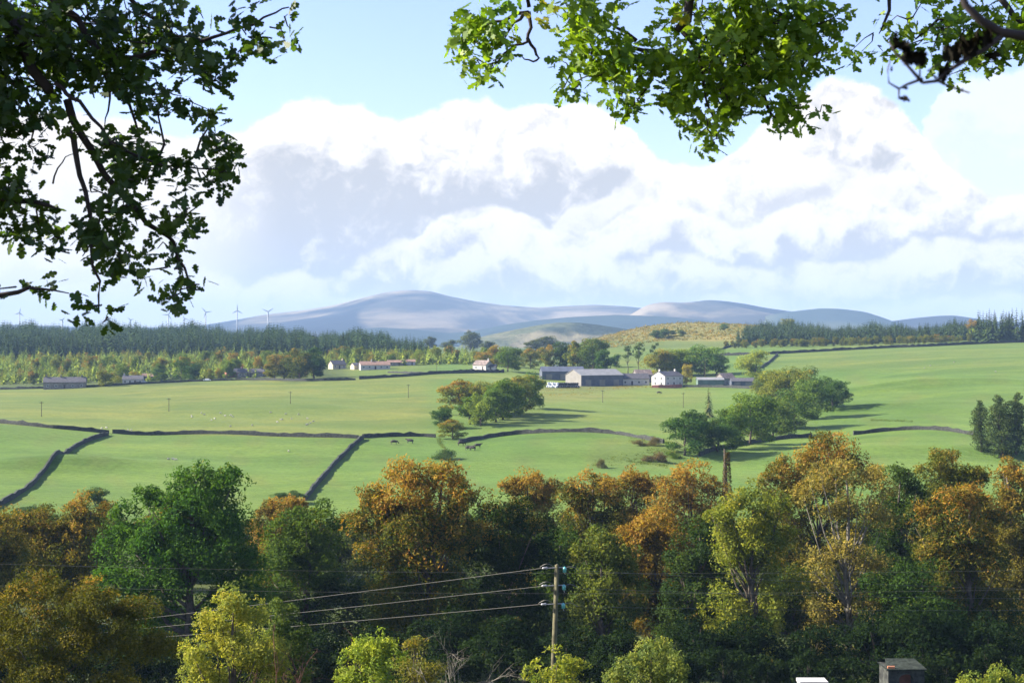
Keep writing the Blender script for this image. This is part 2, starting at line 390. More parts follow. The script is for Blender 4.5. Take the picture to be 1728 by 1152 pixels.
    c = b.mix(1.0, a, b.mix(big, (0.74, 0.90, 0.80, 1), (1.30, 1.10, 1.20, 1)), 'MULTIPLY')
    band = b.mr(b.noise(b.v('MULTIPLY', pos, (0.004, 0.035, 0.1)), 1.0, 5, 0.6, 0.8), 0.38, 0.62)
    c = b.mix(1.0, c, b.mix(band, (0.72, 0.82, 0.72, 1), (1.22, 1.14, 1.25, 1)), 'MULTIPLY')
    c = b.mix(1.0, c, b.mix(mid, (0.80, 0.86, 0.80, 1), (1.20, 1.12, 1.08, 1)), 'MULTIPLY')
    c = b.mix(1.0, c, b.mix(fin, (0.74, 0.76, 0.7, 1), (1.26, 1.22, 1.25, 1)), 'MULTIPLY')
    p = b.n('ShaderNodeBsdfPrincipled'); b.put(p.inputs['Base Color'], c); p.inputs['Roughness'].default_value = 0.95; p.inputs['Specular IOR Level'].default_value = 0.1
    p.inputs['Sheen Weight'].default_value = 0.15; p.inputs['Sheen Tint'].default_value = (0.7, 0.9, 0.3, 1)
    bm = b.n('ShaderNodeBump'); bm.inputs['Strength'].default_value = 0.55; bm.inputs['Distance'].default_value = 0.8
    b.put(bm.inputs['Height'], b.noise(pos, 0.35, 6, 0.65)); b.put(p.inputs['Normal'], bm.outputs[0])
    m.node_tree.links.new(p.outputs[0], o.inputs[0]); me.materials.append(m)
    return tag(link('ground', me), kind='structure')
build_ground()

# ------------------------------------------------------------------ distant hills
def hill_mat(name, c1, c2, c3, s=0.0011, forest=0.0):
    m, b, o = new_mat(name); pos = b.n('ShaderNodeNewGeometry').outputs['Position']
    q = b.v('MULTIPLY', pos, (1.0, 0.55, 2.2))
    f1 = b.mr(b.noise(q, s, 6, 0.6, 0.6), 0.42, 0.6); f2 = b.mr(b.noise(q, s*0.6, 3, 0.5, 0.4), 0.5-0.1*forest, 0.56-0.1*forest)
    c = b.mix(f1, c1, c2); c = b.mix(f2, c, c3)
    c = b.mix(1.0, c, b.mix(b.noise(q, s*9, 6, 0.7), (0.7, 0.7, 0.7, 1), (1.3, 1.3, 1.3, 1)), 'MULTIPLY')
    p = b.n('ShaderNodeBsdfPrincipled'); b.put(p.inputs['Base Color'], c); p.inputs['Roughness'].default_value = 1; p.inputs['Specular IOR Level'].default_value = 0
    bm = b.n('ShaderNodeBump'); bm.inputs['Strength'].default_value = 0.5; bm.inputs['Distance'].default_value = 25
    b.put(bm.inputs['Height'], b.noise(q, s*4, 6, 0.6)); b.put(p.inputs['Normal'], bm.outputs[0])
    m.node_tree.links.new(p.outputs[0], o.inputs[0]); return m
HM1 = hill_mat('moorland', (0.055, 0.055, 0.048, 1), (0.22, 0.18, 0.125, 1), (0.022, 0.025, 0.028, 1), 0.0014)  # heather and grass patches; the dark tones also stand in for cloud shadows
HM2 = hill_mat('forestry', (0.05, 0.06, 0.05, 1), (0.07, 0.08, 0.05, 1), (0.035, 0.05, 0.045, 1), 0.001, 1)
HM3 = hill_mat('rough pasture', (0.08, 0.09, 0.05, 1), (0.17, 0.15, 0.09, 1), (0.035, 0.045, 0.03, 1), 0.005)
def hill(name, pts, Y, base_py, run, mat, rough=6.0, seed=1):
    pts = np.array(pts, float); n = int((pts[-1, 0]-pts[0, 0])/3)+2
    px = np.linspace(pts[0, 0], pts[-1, 0], n); crest = np.interp(px, pts[:, 0], pts[:, 1])
    k = np.hanning(13); k /= k.sum(); crest = np.convolve(np.pad(crest, 6, 'edge'), k, 'valid')
    rows = np.concatenate([np.linspace(-1, 0, 46), np.linspace(0, 1, 12)[1:]])
    zc = (576-crest)/F*Y; zb = (576-base_py)/F*Y
    V = np.zeros((len(rows), n, 3)); r_ = np.random.default_rng(seed); ph = r_.uniform(0, 6.28, 12)
    for i, s in enumerate(rows):
        y = Y+s*run; x = (px-864)/F*Y*(1+0.0*s)
        prof = 0.5+0.5*np.cos(np.pi*s); prof = 0.35*prof+0.65*(1-abs(s))**1.05
        z = zb+(zc-zb)*prof
        e = (1-abs(s))**0.5*abs(s)*1.6
        sp = 0
        for kk in range(6):
            L = run*0.9/(1.7**kk)
            sp = sp+np.sin(x/L*6.28*0.45+ph[kk]+1.6*np.sin(s*3+ph[kk+6]))*np.cos(s*run/L*2.2+ph[(kk+3) % 12])*0.62**kk
        z = z+e*rough*sp
        V[i] = np.stack([x, np.full(n, y), z], 1)
    edge = np.clip(np.minimum(np.arange(n), n-1-np.arange(n))/6.0, 0, 1)
    V[:, :, 2] = zb-2+(V[:, :, 2]-zb+2)*edge[None, :]
    nr = len(rows); i = np.arange((nr-1)*(n-1)); r, c = i//(n-1), i % (n-1); a = r*n+c
    f = np.stack([a, a+1, a+1+n, a+n], 1)
    me = bpy.data.meshes.new(name); me.from_pydata(V.reshape(-1, 3).tolist(), [], f.tolist()); me.shade_smooth(); me.materials.append(mat)
    return tag(link(name, me), kind='structure')
hill('hills', [(-500,556),(0,552),(200,553),(330,552),(400,541),(450,531),(520,523),(570,514),(610,503),(650,493),(690,489),(725,491),(760,500),(800,508),(850,515),(910,519),(960,516),(1005,514),(1060,517),(1120,524),(1250,530)], 8200, 578, 2600, HM1, 46, 3)
hill('hills', [(1040,545),(1075,524),(1092,514),(1120,509),(1150,511),(1172,509),(1195,506),(1225,508),(1260,513),(1290,519),(1340,526),(1420,533),(1500,540)], 6900, 580, 1500, HM1, 34, 8)
hill('hills', [(560,560),(640,552),(700,556),(760,562),(800,558),(850,548),(900,541),(960,535),(1040,531),(1120,534),(1200,541),(1280,548),(1340,552)], 5600, 582, 1100, HM2, 16, 5)
hill('hills', [(1260,545),(1300,531),(1340,525),(1385,520),(1420,521),(1460,526),(1485,534),(1500,541)], 6100, 582, 1000, HM2, 14, 9)
hill('hills', [(1480,545),(1540,537),(1580,533),(1610,532),(1645,537),(1690,544),(1800,540),(2300,546)], 6200, 582, 900, HM1, 6, 10)
hill('hills', [(770,582),(820,566),(860,558),(905,549),(940,544),(975,544),(1010,548),(1050,554),(1100,562)], 3300, 588, 420, HM3, 8, 12)

# ------------------------------------------------------------------ vegetation prototypes
def blobs_to_leaves(lobes, n, size, sub=14, subr=0.42, flat=0.85, shoot=0.0, gap=-0.55):
    """lobes: list of (centre(3), radius(3)); leaves sit on clumps set around each lobe"""
    C = []; Rr = []; O = []
    top = max(l[0][2]+l[1][2] for l in lobes); bot = min(l[0][2]-l[1][2] for l in lobes)
    for (c, r) in lobes:
        c = np.array(c, float); r = np.array(r, float); k = sub
        d = rand_dir(k); d[:, 2] = np.abs(d[:, 2])*1.0-0.42*rng.random(k); d = unit(d)
        rr = rng.uniform(0.5, 0.86, k)[:, None]
        C.append(c+d*r*rr); m_ = r.mean()*subr*rng.uniform(0.55, 1.25, k); Rr.append(np.stack([m_, m_, m_*flat], 1))
        C.append(c[None]+rng.normal(size=(2, 3))*r*0.2); Rr.append(np.stack([r*0.55]*2))
    C = np.concatenate(C); Rr = np.concatenate(Rr)
    wgt = Rr.mean(1)**2; wgt /= wgt.sum(); cl = rng.random(len(C))
    idx = rng.choice(len(C), n, p=wgt)
    d = rand_dir(n); d[:, 2] = d[:, 2]*0.9+0.15; d = unit(d)
    rad = rng.uniform(0.62, 1.0, n)**0.6*(1+rng.normal(size=n)*0.07)
    sh = rng.random(n) < shoot
    rad = np.where(sh, rad+rng.random(n)*0.45, rad)
    d2 = d.copy(); d2[sh, 2] = np.abs(d2[sh, 2])+0.6; d2 = unit(d2)
    P = C[idx]+d2*Rr[idx]*rad[:, None]
    q = P/(size*4.2); x_, y_, z_ = q.T; x_, y_, z_ = x_+1.7*np.sin(y_*.7), y_+1.5*np.sin(z_*.8), z_+1.6*np.sin(x_*.6)
    val = np.sin(x_)*np.sin(y_*1.1+1)+np.sin(z_*.9+.5)*np.sin(x_*.5+y_*.6)
    P = P+d2*Rr[idx]*(val*.13)[:, None]; keep = val > gap+0.25*rng.random(n)
    P, d, idx = P[keep], d[keep], idx[keep]; n = len(P)
    # small-scale tufting
    N = unit(d*0.7+rand_dir(n)*0.8+np.array((0, 0, 0.35)))
    Q = leaf_quads(P, N, size)
    out = np.clip((P[:, 2]-bot)/(top-bot), 0, 1)
    return Q, np.stack([rng.random(n), cl[idx], out], 1), C
def limbs(mb, base, top, ends, r0, frac=0.35, sides=6, wig=0.04):
    base = np.array(base, float); top = np.array(top, float); L = np.linalg.norm(top-base)
    tr = [base+(top-base)*t+np.append(rng.normal(size=2)*L*wig*t*(1-t)*2, 0) for t in np.linspace(0, 1, 7)]
    tr[0] = base
    rad = [r0*(1-0.8*t)+(r0*0.35 if t == 0 else 0) for t in np.linspace(0, 1, 7)]
    mb.tube(tr, rad, sides+2)
    for e in ends:
        e = np.array(e, float); t = float(np.clip((e[2]-base[2])/max(top[2]-base[2], .1)*0.55+rng.uniform(-.08, .05), frac*0.6, 0.95))
        s = base+(top-base)*t; i = t*6; j = min(int(i), 5); s = np.array(tr[j])*(1-(i-j))+np.array(tr[j+1])*(i-j)
        mid = (s+e)/2+np.array((0, 0, -0.06*np.linalg.norm(e-s)))+rng.normal(size=3)*L*0.02
        rr = r0*(1-0.8*t)*0.55
        mb.tube([s, s*.5+mid*.5+rng.normal(size=3)*L*.008, mid, e], [rr, rr*.75, rr*.5, rr*.18], sides)
def proto_broadleaf(k, n=11000, spread=0.42, style='round'):
    """unit-height tree; returns (trunk mesh, crown mesh)"""
    lobes = []
    m = 8 if style == 'round' else 6
    lobes.append(((0, 0, 0.52), (spread*.86, spread*.86, 0.45)))
    for i in range(m+4):
        a = rng.uniform(0, 6.28)+i*2.4; h = 0.09+0.78*(i+.5)/(m+4); q = spread*0.60*math.sqrt(max(0.08, 1-((h-0.46)/0.46)**2))
        r = spread*rng.uniform(.38, .56); lobes.append(((math.cos(a)*q, math.sin(a)*q, h), (r, r, r*.66)))
    if style == 'pine':
        lobes = [((rng.uniform(-.2, .2), rng.uniform(-.2, .2), h), (.17, .17, .08)) for h in (.93, .8, .7, .86, .62)]
    if style == 'bush': lobes = [((math.cos(i*2.1)*.22*(i > 0), math.sin(i*2.1)*.22*(i > 0), .12+.1*(i % 3)+.3*(i == 0)), (.28, .28, .30)) for i in range(7)]
    if style == 'cypress':
        lobes = [((rng.uniform(-.03, .03), rng.uniform(-.03, .03), h), (r, r, .13)) for h, r in ((.94, .05), (.86, .09), (.76, .13), (.64, .155), (.52, .17), (.4, .175), (.28, .175), (.16, .165), (.06, .14))]
    if style == 'birch':
        lobes = [((rng.uniform(-.05, .05), rng.uniform(-.05, .05), h), (r, r, .14)) for h, r in ((.88, .09), (.74, .15), (.6, .2), (.44, .22), (.28, .2), (.14, .16))]
    Q, D, C = blobs_to_leaves(lobes, n, 0.019 if style == 'round' else 0.022 if style != 'cypress' else 0.013, sub=9 if style != 'cypress' else 22, gap=-1.05)
    k_ = Q[:, :, 2].min(1) > 0.02; Q, D = Q[k_], D[k_]
    mb = MB(); limbs(mb, (0, 0, -0.03), (0, 0, 0.72), C[rng.choice(len(C), 14)], 0.02 if style != 'birch' else 0.012, sides=4)
    return mb.mesh('trunk', BARK, True), quads_mesh('crown', Q, D, FOL)
def conifer_quads(tiers=17, arms=11, w0=0.20, dens=3, jitter=0.25, bottom=0.06, shape=1.0):
    Q = []; D = []
    for i in range(tiers):
        t = i/(tiers-1); z = bottom+(1-bottom)*t; r = w0*(1-t)**shape+0.012
        for j in range(max(4, int(arms*(1-t*0.5)))):
            a = rng.uniform(0, 6.28); rr = r*rng.uniform(1-jitter, 1+jitter); tone = rng.random()
            ca, sa = math.cos(a), math.sin(a)
            for q in range(dens):
                f0 = q/dens; f1 = (q+1.25)/dens; wd = rr*0.30*(1-f0*0.6)
                dz = lambda f: -rr*0.55*f+rng.normal()*0.004+0.02*(1-t)
                p = np.array([(ca*rr*f0-sa*wd, sa*rr*f0+ca*wd, z+dz(f0)), (ca*rr*f0+sa*wd, sa*rr*f0-ca*wd, z+dz(f0)-0.008),
                              (ca*rr*f1+sa*wd*.25, sa*rr*f1-ca*wd*.25, z+dz(f1)), (ca*rr*f1-sa*wd*.25, sa*rr*f1+ca*wd*.25, z+dz(f1)+0.006)])
                Q.append(p); D.append((rng.random(), tone, t))
    Q.append(np.array([(0.008, 0, .95), (0, .008, .95), (0, 0, 1.03), (-.008, 0, .95)])); D.append((.5, .5, 1))
    return np.array(Q), np.array(D)
def proto_conifer(w0=0.2, tiers=17, arms=11, dens=3, **kw):
    Q, D = conifer_quads(tiers, arms, w0, dens, **kw)
    mb = MB(); mb.tube([(0, 0, -0.03), (0, 0, 0.5), (0, 0, 0.97)], [0.011, 0.007, 0.002], 5)
    return mb.mesh('trunk', DARKBARK, True), quads_mesh('crown', Q, D, NEED)
BROAD = [proto_broadleaf(i) for i in range(5)]
BUSH = [proto_broadleaf(i, 4500, style='bush') for i in range(3)]
TALLB = [proto_broadleaf(i, spread=0.30) for i in range(2)]
PINE = [proto_broadleaf(i, 1500, style='pine') for i in range(2)]
BIRCH = [proto_broadleaf(i, 900, style='birch') for i in range(3)]
SPRUCE = [proto_conifer(w, sh_, 12, 3, bottom=.03, shape=.8) for w, sh_ in ((0.20, 15), (0.23, 17), (0.26, 16))]
YOUNG = [proto_conifer(w, 12, 9, 2) for w in (0.26, 0.30)]
CYP = [proto_broadleaf(i, 9000, style='cypress') for i in range(2)]
def put_tree(proto, pos, h, hw, c, aut, name, label, cat, group=None, sink=0.2):
    """copy of a prototype tree: hw = half width in metres (the prototypes are ~0.45 wide per unit height)"""
    r = empty(name, (pos[0], pos[1], pos[2]-sink), rng.uniform(0, 6.28), label, cat, group)
    r.scale = (hw, hw, h)
    for part, me in (('trunk', proto[0]), ('crown', proto[1])):
        o = bpy.data.objects.new(part, me); col.objects.link(o); o.parent = r
        if part == 'crown': o.color = (*c, aut)
    return r
GREEN = (0.062, 0.100, 0.026); DKGREEN = (0.036, 0.070, 0.026); OLIVE = (0.105, 0.115, 0.032); LIME = (0.16, 0.20, 0.045)
BLUEG = (0.035, 0.060, 0.035); YOUNGG = (0.185, 0.235, 0.075); TAN = (0.22, 0.16, 0.07)
def mid_tree(px, top, hw, basepy, c, aut, label, protos=None, name='tree', cat='tree', Y=None, group=None):
    p = G(px, basepy) if Y is None else GY(px, Y)
    h = (576-top)/F*p[1]-p[2]; protos = protos or BROAD
    wid = {id(BUSH): .42, id(BROAD): .345, id(TALLB): .255, id(PINE): .34, id(BIRCH): .2, id(SPRUCE): .2, id(YOUNG): .28, id(CYP): .165}[id(protos)]
    c = tuple(np.array(c)*1.35)
    return put_tree(protos[rng.integers(len(protos))], p, max(h, 2), hw/F*p[1]/wid, c, aut, name, label, cat, group)

# --- trees of the middle distance: (px, top row, half width, base row, colour, autumn share, label)
A = [(742,684,18,722,DKGREEN,.0,'small dark tree standing at the left foot of the streamside clump'),
 (763,704,22,741,OLIVE,.45,'brownish low tree at the bottom tip of the streamside clump, nearest the wall'),
 (775,636,34,700,OLIVE,.62,'orange brown tree at the upper left of the streamside clump'),
 (793,668,22,716,GREEN,.2,'dull green tree between the orange brown and pale green ones of the streamside clump'),
 (811,660,25,719,(0.10,0.135,0.05),.0,'pale grey green rounded tree at the front of the streamside clump'),
 (822,640,26,700,OLIVE,.2,'olive tree behind the pale green tree of the streamside clump'),
 (850,633,32,708,GREEN,.12,'tall green tree in the middle of the streamside clump'),
 (838,650,26,712,GREEN,.05,'green tree filling the near side of the streamside clump, right of the pale green one'),
 (858,652,26,704,(0.06,0.095,0.035),.0,'mid green tree on the near side of the streamside clump above its shadow'),
 (800,644,24,700,OLIVE,.3,'olive brown tree at the back of the streamside clump beside the orange brown one'),
 (872,630,30,698,OLIVE,.3,'yellow green tree right of the middle of the streamside clump'),
 (895,627,24,690,GREEN,.30,'green tree with an orange top ending the streamside clump beside the bales'),
 (1155,687,38,768,DKGREEN,.0,'large dark green tree at the lower left end of the long tree belt'),
 (1212,700,32,762,DKGREEN,.15,'dark tree second from the lower left end of the long tree belt'),
 (1236,678,30,756,GREEN,.15,'green tree with a brownish top in the long tree belt beside the tall thin fir'),
 (1266,658,40,750,GREEN,.0,'tall dark green tree in the lower half of the long tree belt'),
 (1303,668,36,738,(0.07,0.10,0.035),.0,'mid green tree halfway along the long tree belt'),
 (1340,655,38,725,(0.06,0.095,0.035),.05,'broad green tree on the near side of the long tree belt above the striped shadows'),
 (1322,618,36,690,OLIVE,.12,'olive rounded tree on the far side of the long tree belt nearest the low sheds'),
 (1357,617,30,690,(0.09,0.11,0.04),.22,'yellowish tree with a rusty flank at the far side of the long tree belt'),
 (1375,634,34,706,(0.06,0.095,0.035),.0,'green tree next to the right end of the long tree belt'),
 (1404,634,28,690,DKGREEN,.0,'dark green tree at the right end of the long tree belt'),
 (1297,626,24,672,OLIVE,.05,'pale olive tree at the upper left of the long tree belt behind the sheds'),
 (1275,588,29,638,(0.16,0.18,0.05),.05,'lone pale olive tree standing behind the low sheds in the corner of the walled field'),
 (1188,581,31,634,(0.08,0.13,0.035),.0,'tall broad green tree behind the farmhouse, right of the rest of its row'),
 (1160,586,26,634,(0.08,0.12,0.035),.0,'green tree behind the farmhouse with clear trunk, left of the tall broad one'),
 (1135,586,24,634,(0.11,0.13,0.04),.1,'dark olive tree behind the farmhouse roof'),
 (1112,586,24,636,(0.17,0.16,0.045),.5,'golden olive tree left of the farmhouse chimneys'),
 (1208,594,20,632,(0.09,0.13,0.04),.0,'small green tree at the right end of the row behind the farmhouse'),
 (1159,612,9,650,(0.20,0.17,0.06),.35,'narrow golden brown tree in the farmhouse garden'),
 (857,582,21,627,(0.055,0.09,0.025),.0,'large rounded dark green tree beside the white cottage'),
 (1000,567,24,632,(0.045,0.07,0.025),.12,'tall dark tree in the grove behind the big shed'),
 (975,572,18,630,OLIVE,.55,'orange tinted tree in the grove behind the big shed'),
 (985,590,12,624,LIME,.2,'small light green tree at the front of the grove behind the big shed'),
 (945,575,18,622,BLUEG,.0,'dark bluish tree at the left of the grove behind the big shed'),
 (920,580,18,620,OLIVE,.6,'rusty tree between the round dark tree and the grove'),
 (895,584,16,622,OLIVE,.5,'brown tree right beside the large rounded dark green tree'),
 (1020,588,15,636,DKGREEN,.0,'dark narrow tree at the right edge of the grove above the big shed'),
 (1040,596,12,620,DKGREEN,.0,'small dark tree right of the grove, below the heathy hill'),
 (838,580,16,618,OLIVE,.75,'orange brown tree behind the white cottage'),
 (815,592,12,616,OLIVE,.6,'small orange tree left of the round dark tree, above the white cottage'),
 (505,586,26,642,(0.045,0.06,0.025),.3,'tall dark tree at the right end of the grove shading the cottages'),
 (480,594,26,640,(0.055,0.06,0.025),.5,'brown topped tree in the middle of the grove left of the bungalows'),
 (530,583,20,638,DKGREEN,.15,'dark tree next to the gabled cottage at the end of the grove'),
 (463,600,16,640,OLIVE,.6,'russet tree at the left end of the grove left of the bungalows'),
 (579,581,15,611,(0.06,0.075,0.03),.35,'rounded dark tree behind the roof of the dark gabled cottage'),
 (305,597,16,642,GREEN,.45,'tall tree with an orange left side among the roadside cottages'),
 (322,610,14,642,DKGREEN,.0,'dark green tree right of the orange sided one among the roadside cottages'),
 (398,608,14,632,OLIVE,.95,'bright orange tree behind the red cottage'),
 (265,620,10,643,DKGREEN,.0,'dark green garden tree right of the small white bungalow'),
 (372,617,10,636,OLIVE,.1,'yellow green garden tree left of the red cottage'),
 (352,620,8,642,OLIVE,.3,'small dark tree with a yellowish top by the parked white car'),
 (436,600,7,634,OLIVE,.6,'slender rust coloured tree right of the red cottage'),
 (178,622,14,652,OLIVE,.3,'olive tree between the grey stone house and the white bungalow'),
 (195,624,12,648,OLIVE,.2,'yellow green bushy tree left of the white bungalow'),
 (160,820,22,852,BLUEG,.0,'dark rounded tree standing in the field behind the left of the autumn wood'),
 (485,825,26,850,BLUEG,.0,'dark low tree in the field just above the pinkish orange crown'),
 (130,845,18,858,BLUEG,.0,'low dark bush left of the rounded dark field tree'),
 (48,850,26,872,BLUEG,.0,'low dark tree at the foot of the slanting wall'),
 (750,745,20,775,BLUEG,.1,'ragged dark bush in the gully below the streamside clump'),
 (1015,762,9,790,(0.07,0.06,0.045),.1,'lone purplish thorn bush in the rough gully at the left'),
 (1080,735,14,752,(0.08,0.065,0.05),.1,'purplish bush at the top of the rough gully'),
 (1104,728,14,752,(0.08,0.065,0.05),.1,'purple brown bush leaning against the large dark tree'),
 (1093,760,13,778,(0.075,0.06,0.05),.1,'small purplish bush low in the gully below the large dark tree'),
 (1112,752,17,780,(0.085,0.06,0.055),.1,'rounded purple brown bush at the right of the gully'),
 (1135,752,12,772,GREEN,.3,'low olive bush under the left of the large dark tree'),
 (1148,555,9,568,(0.07,0.09,0.05),.1,'round blue green tree on the slope of the heathy hill'),
 (1107,556,12,572,BLUEG,.0,'dark spreading tree on the slope of the heathy hill, left of the thicket'),
 (1128,553,14,572,BLUEG,.0,'darkest tree of the thicket on the slope of the heathy hill'),
 (1222,545,7,557,GREEN,.1,'small green tree alone on the upper slope of the heathy hill'),
 (1330,536,12,560,OLIVE,.2,'olive broadleaf tree sticking up at the left of the right hand plantation'),
 (1642,537,14,568,OLIVE,.95,'orange tree in front of the tall firs at the far right'),
 (1648,552,12,572,LIME,.1,'light green tree below the orange tree at the far right')]
for (px, top, hw, bp, c, aut, lab) in A:
    kind = 'bush' if (' bush' in lab) else 'tree'
    mid_tree(px, top, hw, bp, c, aut, lab, BUSH if kind == 'bush' else TALLB if hw < 24 and bp-top > 45 and kind == 'tree' else BROAD, 'bush' if kind == 'bush' else 'broadleaf_tree', kind)
for (px, top, hw, bp, lab) in [(1078,578,14,636,'spreading dark pine with clear trunk in the meadow left of the golden tree'),(1060,583,13,630,'leaning dark pine left of the spreading one in the meadow'),
    (1104,578,9,625,'dark pine poking up behind the golden olive tree'),(1012,572,11,634,'tall layered dark pine at the right of the grove behind the big shed')]:
    mid_tree(px, top, hw, bp, (0.035, 0.055, 0.028), 0, lab, PINE, 'pine_tree')
for (px, top, hw, bp, c, lab) in [(1196,651,9,705,(0.055,0.065,0.045),'tall thin grey green fir standing alone above the long tree belt'),]:
    mid_tree(px, top, hw, bp, c, .05, lab, SPRUCE, 'fir_tree')
for (px, top, hw, bp, lab) in [(1655,678,17,762,'dark columnar cypress, leftmost of the trio at the right edge'),(1687,670,24,772,'broad dark cypress in the middle of the trio at the right edge'),(1716,666,22,766,'dark cypress at the extreme right of the trio')]:
    mid_tree(px, top, hw, bp, (0.032, 0.047, 0.028), .05, lab, CYP, 'cypress_tree')
# distant hazy trees between the plantation and the grove
for (px, top, hw, Y, lab) in [(793,556,17,1650,'large hazy blue grey tree on the low ground beyond the plantation'),(725,566,10,1650,'small hazy tree left of the large one beyond the plantation'),
    (760,572,14,1500,'low hazy tree between the small and the large one beyond the plantation'),(822,574,12,1500,'low hazy tree right of the large one beyond the plantation'),(925,566,22,1450,'hazy grey tree in front of the pale hump hill'),(900,572,15,1400,'faint olive tree left of the hazy grey one below the pale hump hill')]:
    mid_tree(px, top, hw, 0, (0.05,0.06,0.03), .1, lab, BROAD, 'broadleaf_tree', 'tree', Y=Y)

# --- plantations
def grid_pts(px0, px1, Y0, Y1, step, keep=1.0, edge=None):
    out = []
    Y = Y0
    while Y < Y1:
        x = (px0-864)/F*Y
        while x < (px1-864)/F*Y:
            X = x+rng.uniform(-.45, .45)*step; YY = Y+rng.uniform(-.45, .45)*step; px = 864+F*X/YY
            if rng.random() < keep and (edge is None or edge(px, YY)): out.append((X, YY, float(H(X, YY)), px))
            x += step
        Y += step*.9
    return out
def scatter(n, fx, fy, mind):
    pts = []
    for _ in range(n*6):
        px = rng.uniform(*fx); Y = fy(px); 
        if Y is None: continue
        x, y, z = GY(px, Y)
        if all((x-a)**2+(y-b_)**2 > mind*mind for a, b_, _, _ in pts): pts.append((x, y, z, px))
        if len(pts) >= n: break
    return pts
for i, (x, y, z, px) in enumerate(scatter(185, (-30, 725), lambda p: rng.uniform(1035, 1095), 4.6)):
    h = rng.uniform(12, 19.5)*np.interp(px, [0, 400, 600, 725], [1, 1.05, 1.05, .7])
    put_tree(SPRUCE[i % 3], (x, y, z), h, h*rng.uniform(.95, 1.25), tuple(np.array((0.034, 0.058, 0.036))*rng.uniform(.8, 1.3)), 0.0, 'spruce_tree',
             'dark spruce in the front ranks of the tall left hand forest', 'spruce', 'front ranks of the dark forest on the left')
hmix = lambda: [(.5, YOUNGG), (.75, OLIVE), (1, (0.06, 0.09, 0.04))]
for i, (x, y, z, px) in enumerate(scatter(440, (-20, 850), lambda p: rng.uniform(815 if p < 540 else 905, 1040), 4.6)):
    con = rng.random() < (0.75 if px > 300 else 0.5)
    c = np.array(YOUNGG if con else (0.15, 0.16, 0.055))*rng.uniform(.75, 1.35)
    if con:
        h = rng.uniform(7, 12)
        put_tree(YOUNG[i % 2], (x, y, z), h, h*1.0, tuple(c), 0.08, 'young_conifer', 'yellow green young conifer in the low plantation below the dark forest', 'conifer', 'young conifers below the dark forest')
    else:
        h = rng.uniform(5, 10)
        put_tree(BIRCH[i % 3], (x, y, z), h, h*1.5, tuple(c), rng.choice([.1, .3, .5, .75]), 'birch_tree', 'small turning birch scattered through the low plantation below the dark forest', 'birch', 'birches in the low plantation')
for i, (x, y, z, px) in enumerate(scatter(110, (1245, 1640), lambda p: rng.uniform(1130, 1175)+(p-1300)*-.06, 4.0)):
    h = rng.uniform(8, 16)
    put_tree(SPRUCE[i % 3], (x, y, z), h, h*1.15, tuple(np.array((0.036, 0.06, 0.04))*rng.uniform(.8, 1.35)), 0.0, 'spruce_tree',
             'dark spruce in the front ranks of the right hand plantation', 'spruce', 'front ranks of the right hand plantation')
for i, (x, y, z, px) in enumerate(scatter(110, (1225, 1640), lambda p: rng.uniform(1085, 1125)+(p-1300)*-.06, 3.2)):
    h = rng.uniform(4, 7)
    put_tree(BROAD[i % 5], (x, y, z), h, h*1.0, tuple(np.array(OLIVE)*rng.uniform(.7, 1.3)), rng.choice([0, .1, .3, .5]), 'edge_tree',
             'low yellow green broadleaf tree along the foot of the right hand plantation', 'tree', 'broadleaf edge of the right hand plantation')
for i, (x, y, z, px) in enumerate(scatter(60, (1650, 1800), lambda p: rng.uniform(1050, 1130), 3.2)):
    h = rng.uniform(20, 25)
    put_tree(SPRUCE[i % 3], (x, y, z), h, h*.95, tuple(np.array((0.034, 0.055, 0.034))*rng.uniform(.8, 1.3)), 0.0, 'fir_tree',
             'tall dark fir in the block of firs at the far right', 'fir', 'tall firs at the far right')
for i, (x, y, z, px) in enumerate(scatter(85, (-20, 860), lambda p: rng.uniform(800 if p < 540 else 915, 990), 7)):
    h = rng.uniform(6, 12)
    put_tree(BROAD[i % 5], (x, y, z), h, h*rng.uniform(.8, 1.15), tuple(np.array([(.10,.14,.04),(.13,.145,.045),(.07,.105,.035)][i % 3])*rng.uniform(.8, 1.3)), rng.choice([0, 0, .2, .6]), 'broadleaf_tree',
             'rounded broadleaf tree mixed into the slope above the roadside cottages', 'tree', 'broadleaf trees above the roadside cottages')
def merged_wood(name, pts, hr, c, wid, low):
    V = []; D = []
    for (x, y, z, px) in pts:
        q, d = low[rng.integers(len(low))]; h = rng.uniform(*hr)*(1+.16*math.sin(px/23)+.10*math.sin(px/7.3+1)); a = rng.uniform(0, 6.28); ca, sa = math.cos(a), math.sin(a)
        t = q*np.array((h*wid, h*wid, h)); t = np.stack([t[..., 0]*ca-t[..., 1]*sa, t[..., 0]*sa+t[..., 1]*ca, t[..., 2]], -1)+np.array((x, y, z-.3))
        d = d.copy(); d[:, 1] = rng.random(); V.append(t); D.append(d)
    o = link(name, quads_mesh(name, np.concatenate(V), np.concatenate(D), NEED)); o.color = (*c, 0.0)
    return o
LOW = [conifer_quads(10, 8, w, 1, shape=.8, bottom=.03) for w in (.2, .25, .22)]
pts = grid_pts(-80, 735, 1090, 1540, 7.2, .95, lambda p, Y: p < 640+rng.uniform(-10, 80))
tag(merged_wood('conifer_forest', pts, (10, 17.5), (0.034, 0.060, 0.036), 1.35, LOW), 'dark conifer forest covering the ridge at the left', 'forest', kind='stuff')
pts = grid_pts(1262, 1670, 1160, 1440, 6.2, .95)
tag(merged_wood('plantation', pts, (7, 15), (0.036, 0.058, 0.038), 1.3, LOW), 'dark conifer plantation along the skyline at the right', 'plantation', kind='stuff')
pts = grid_pts(-80, 870, 830, 1045, 6.0, .8, lambda p, Y: Y > (818 if p < 540 else 905) and not (560 < p < 860 and Y < 915))
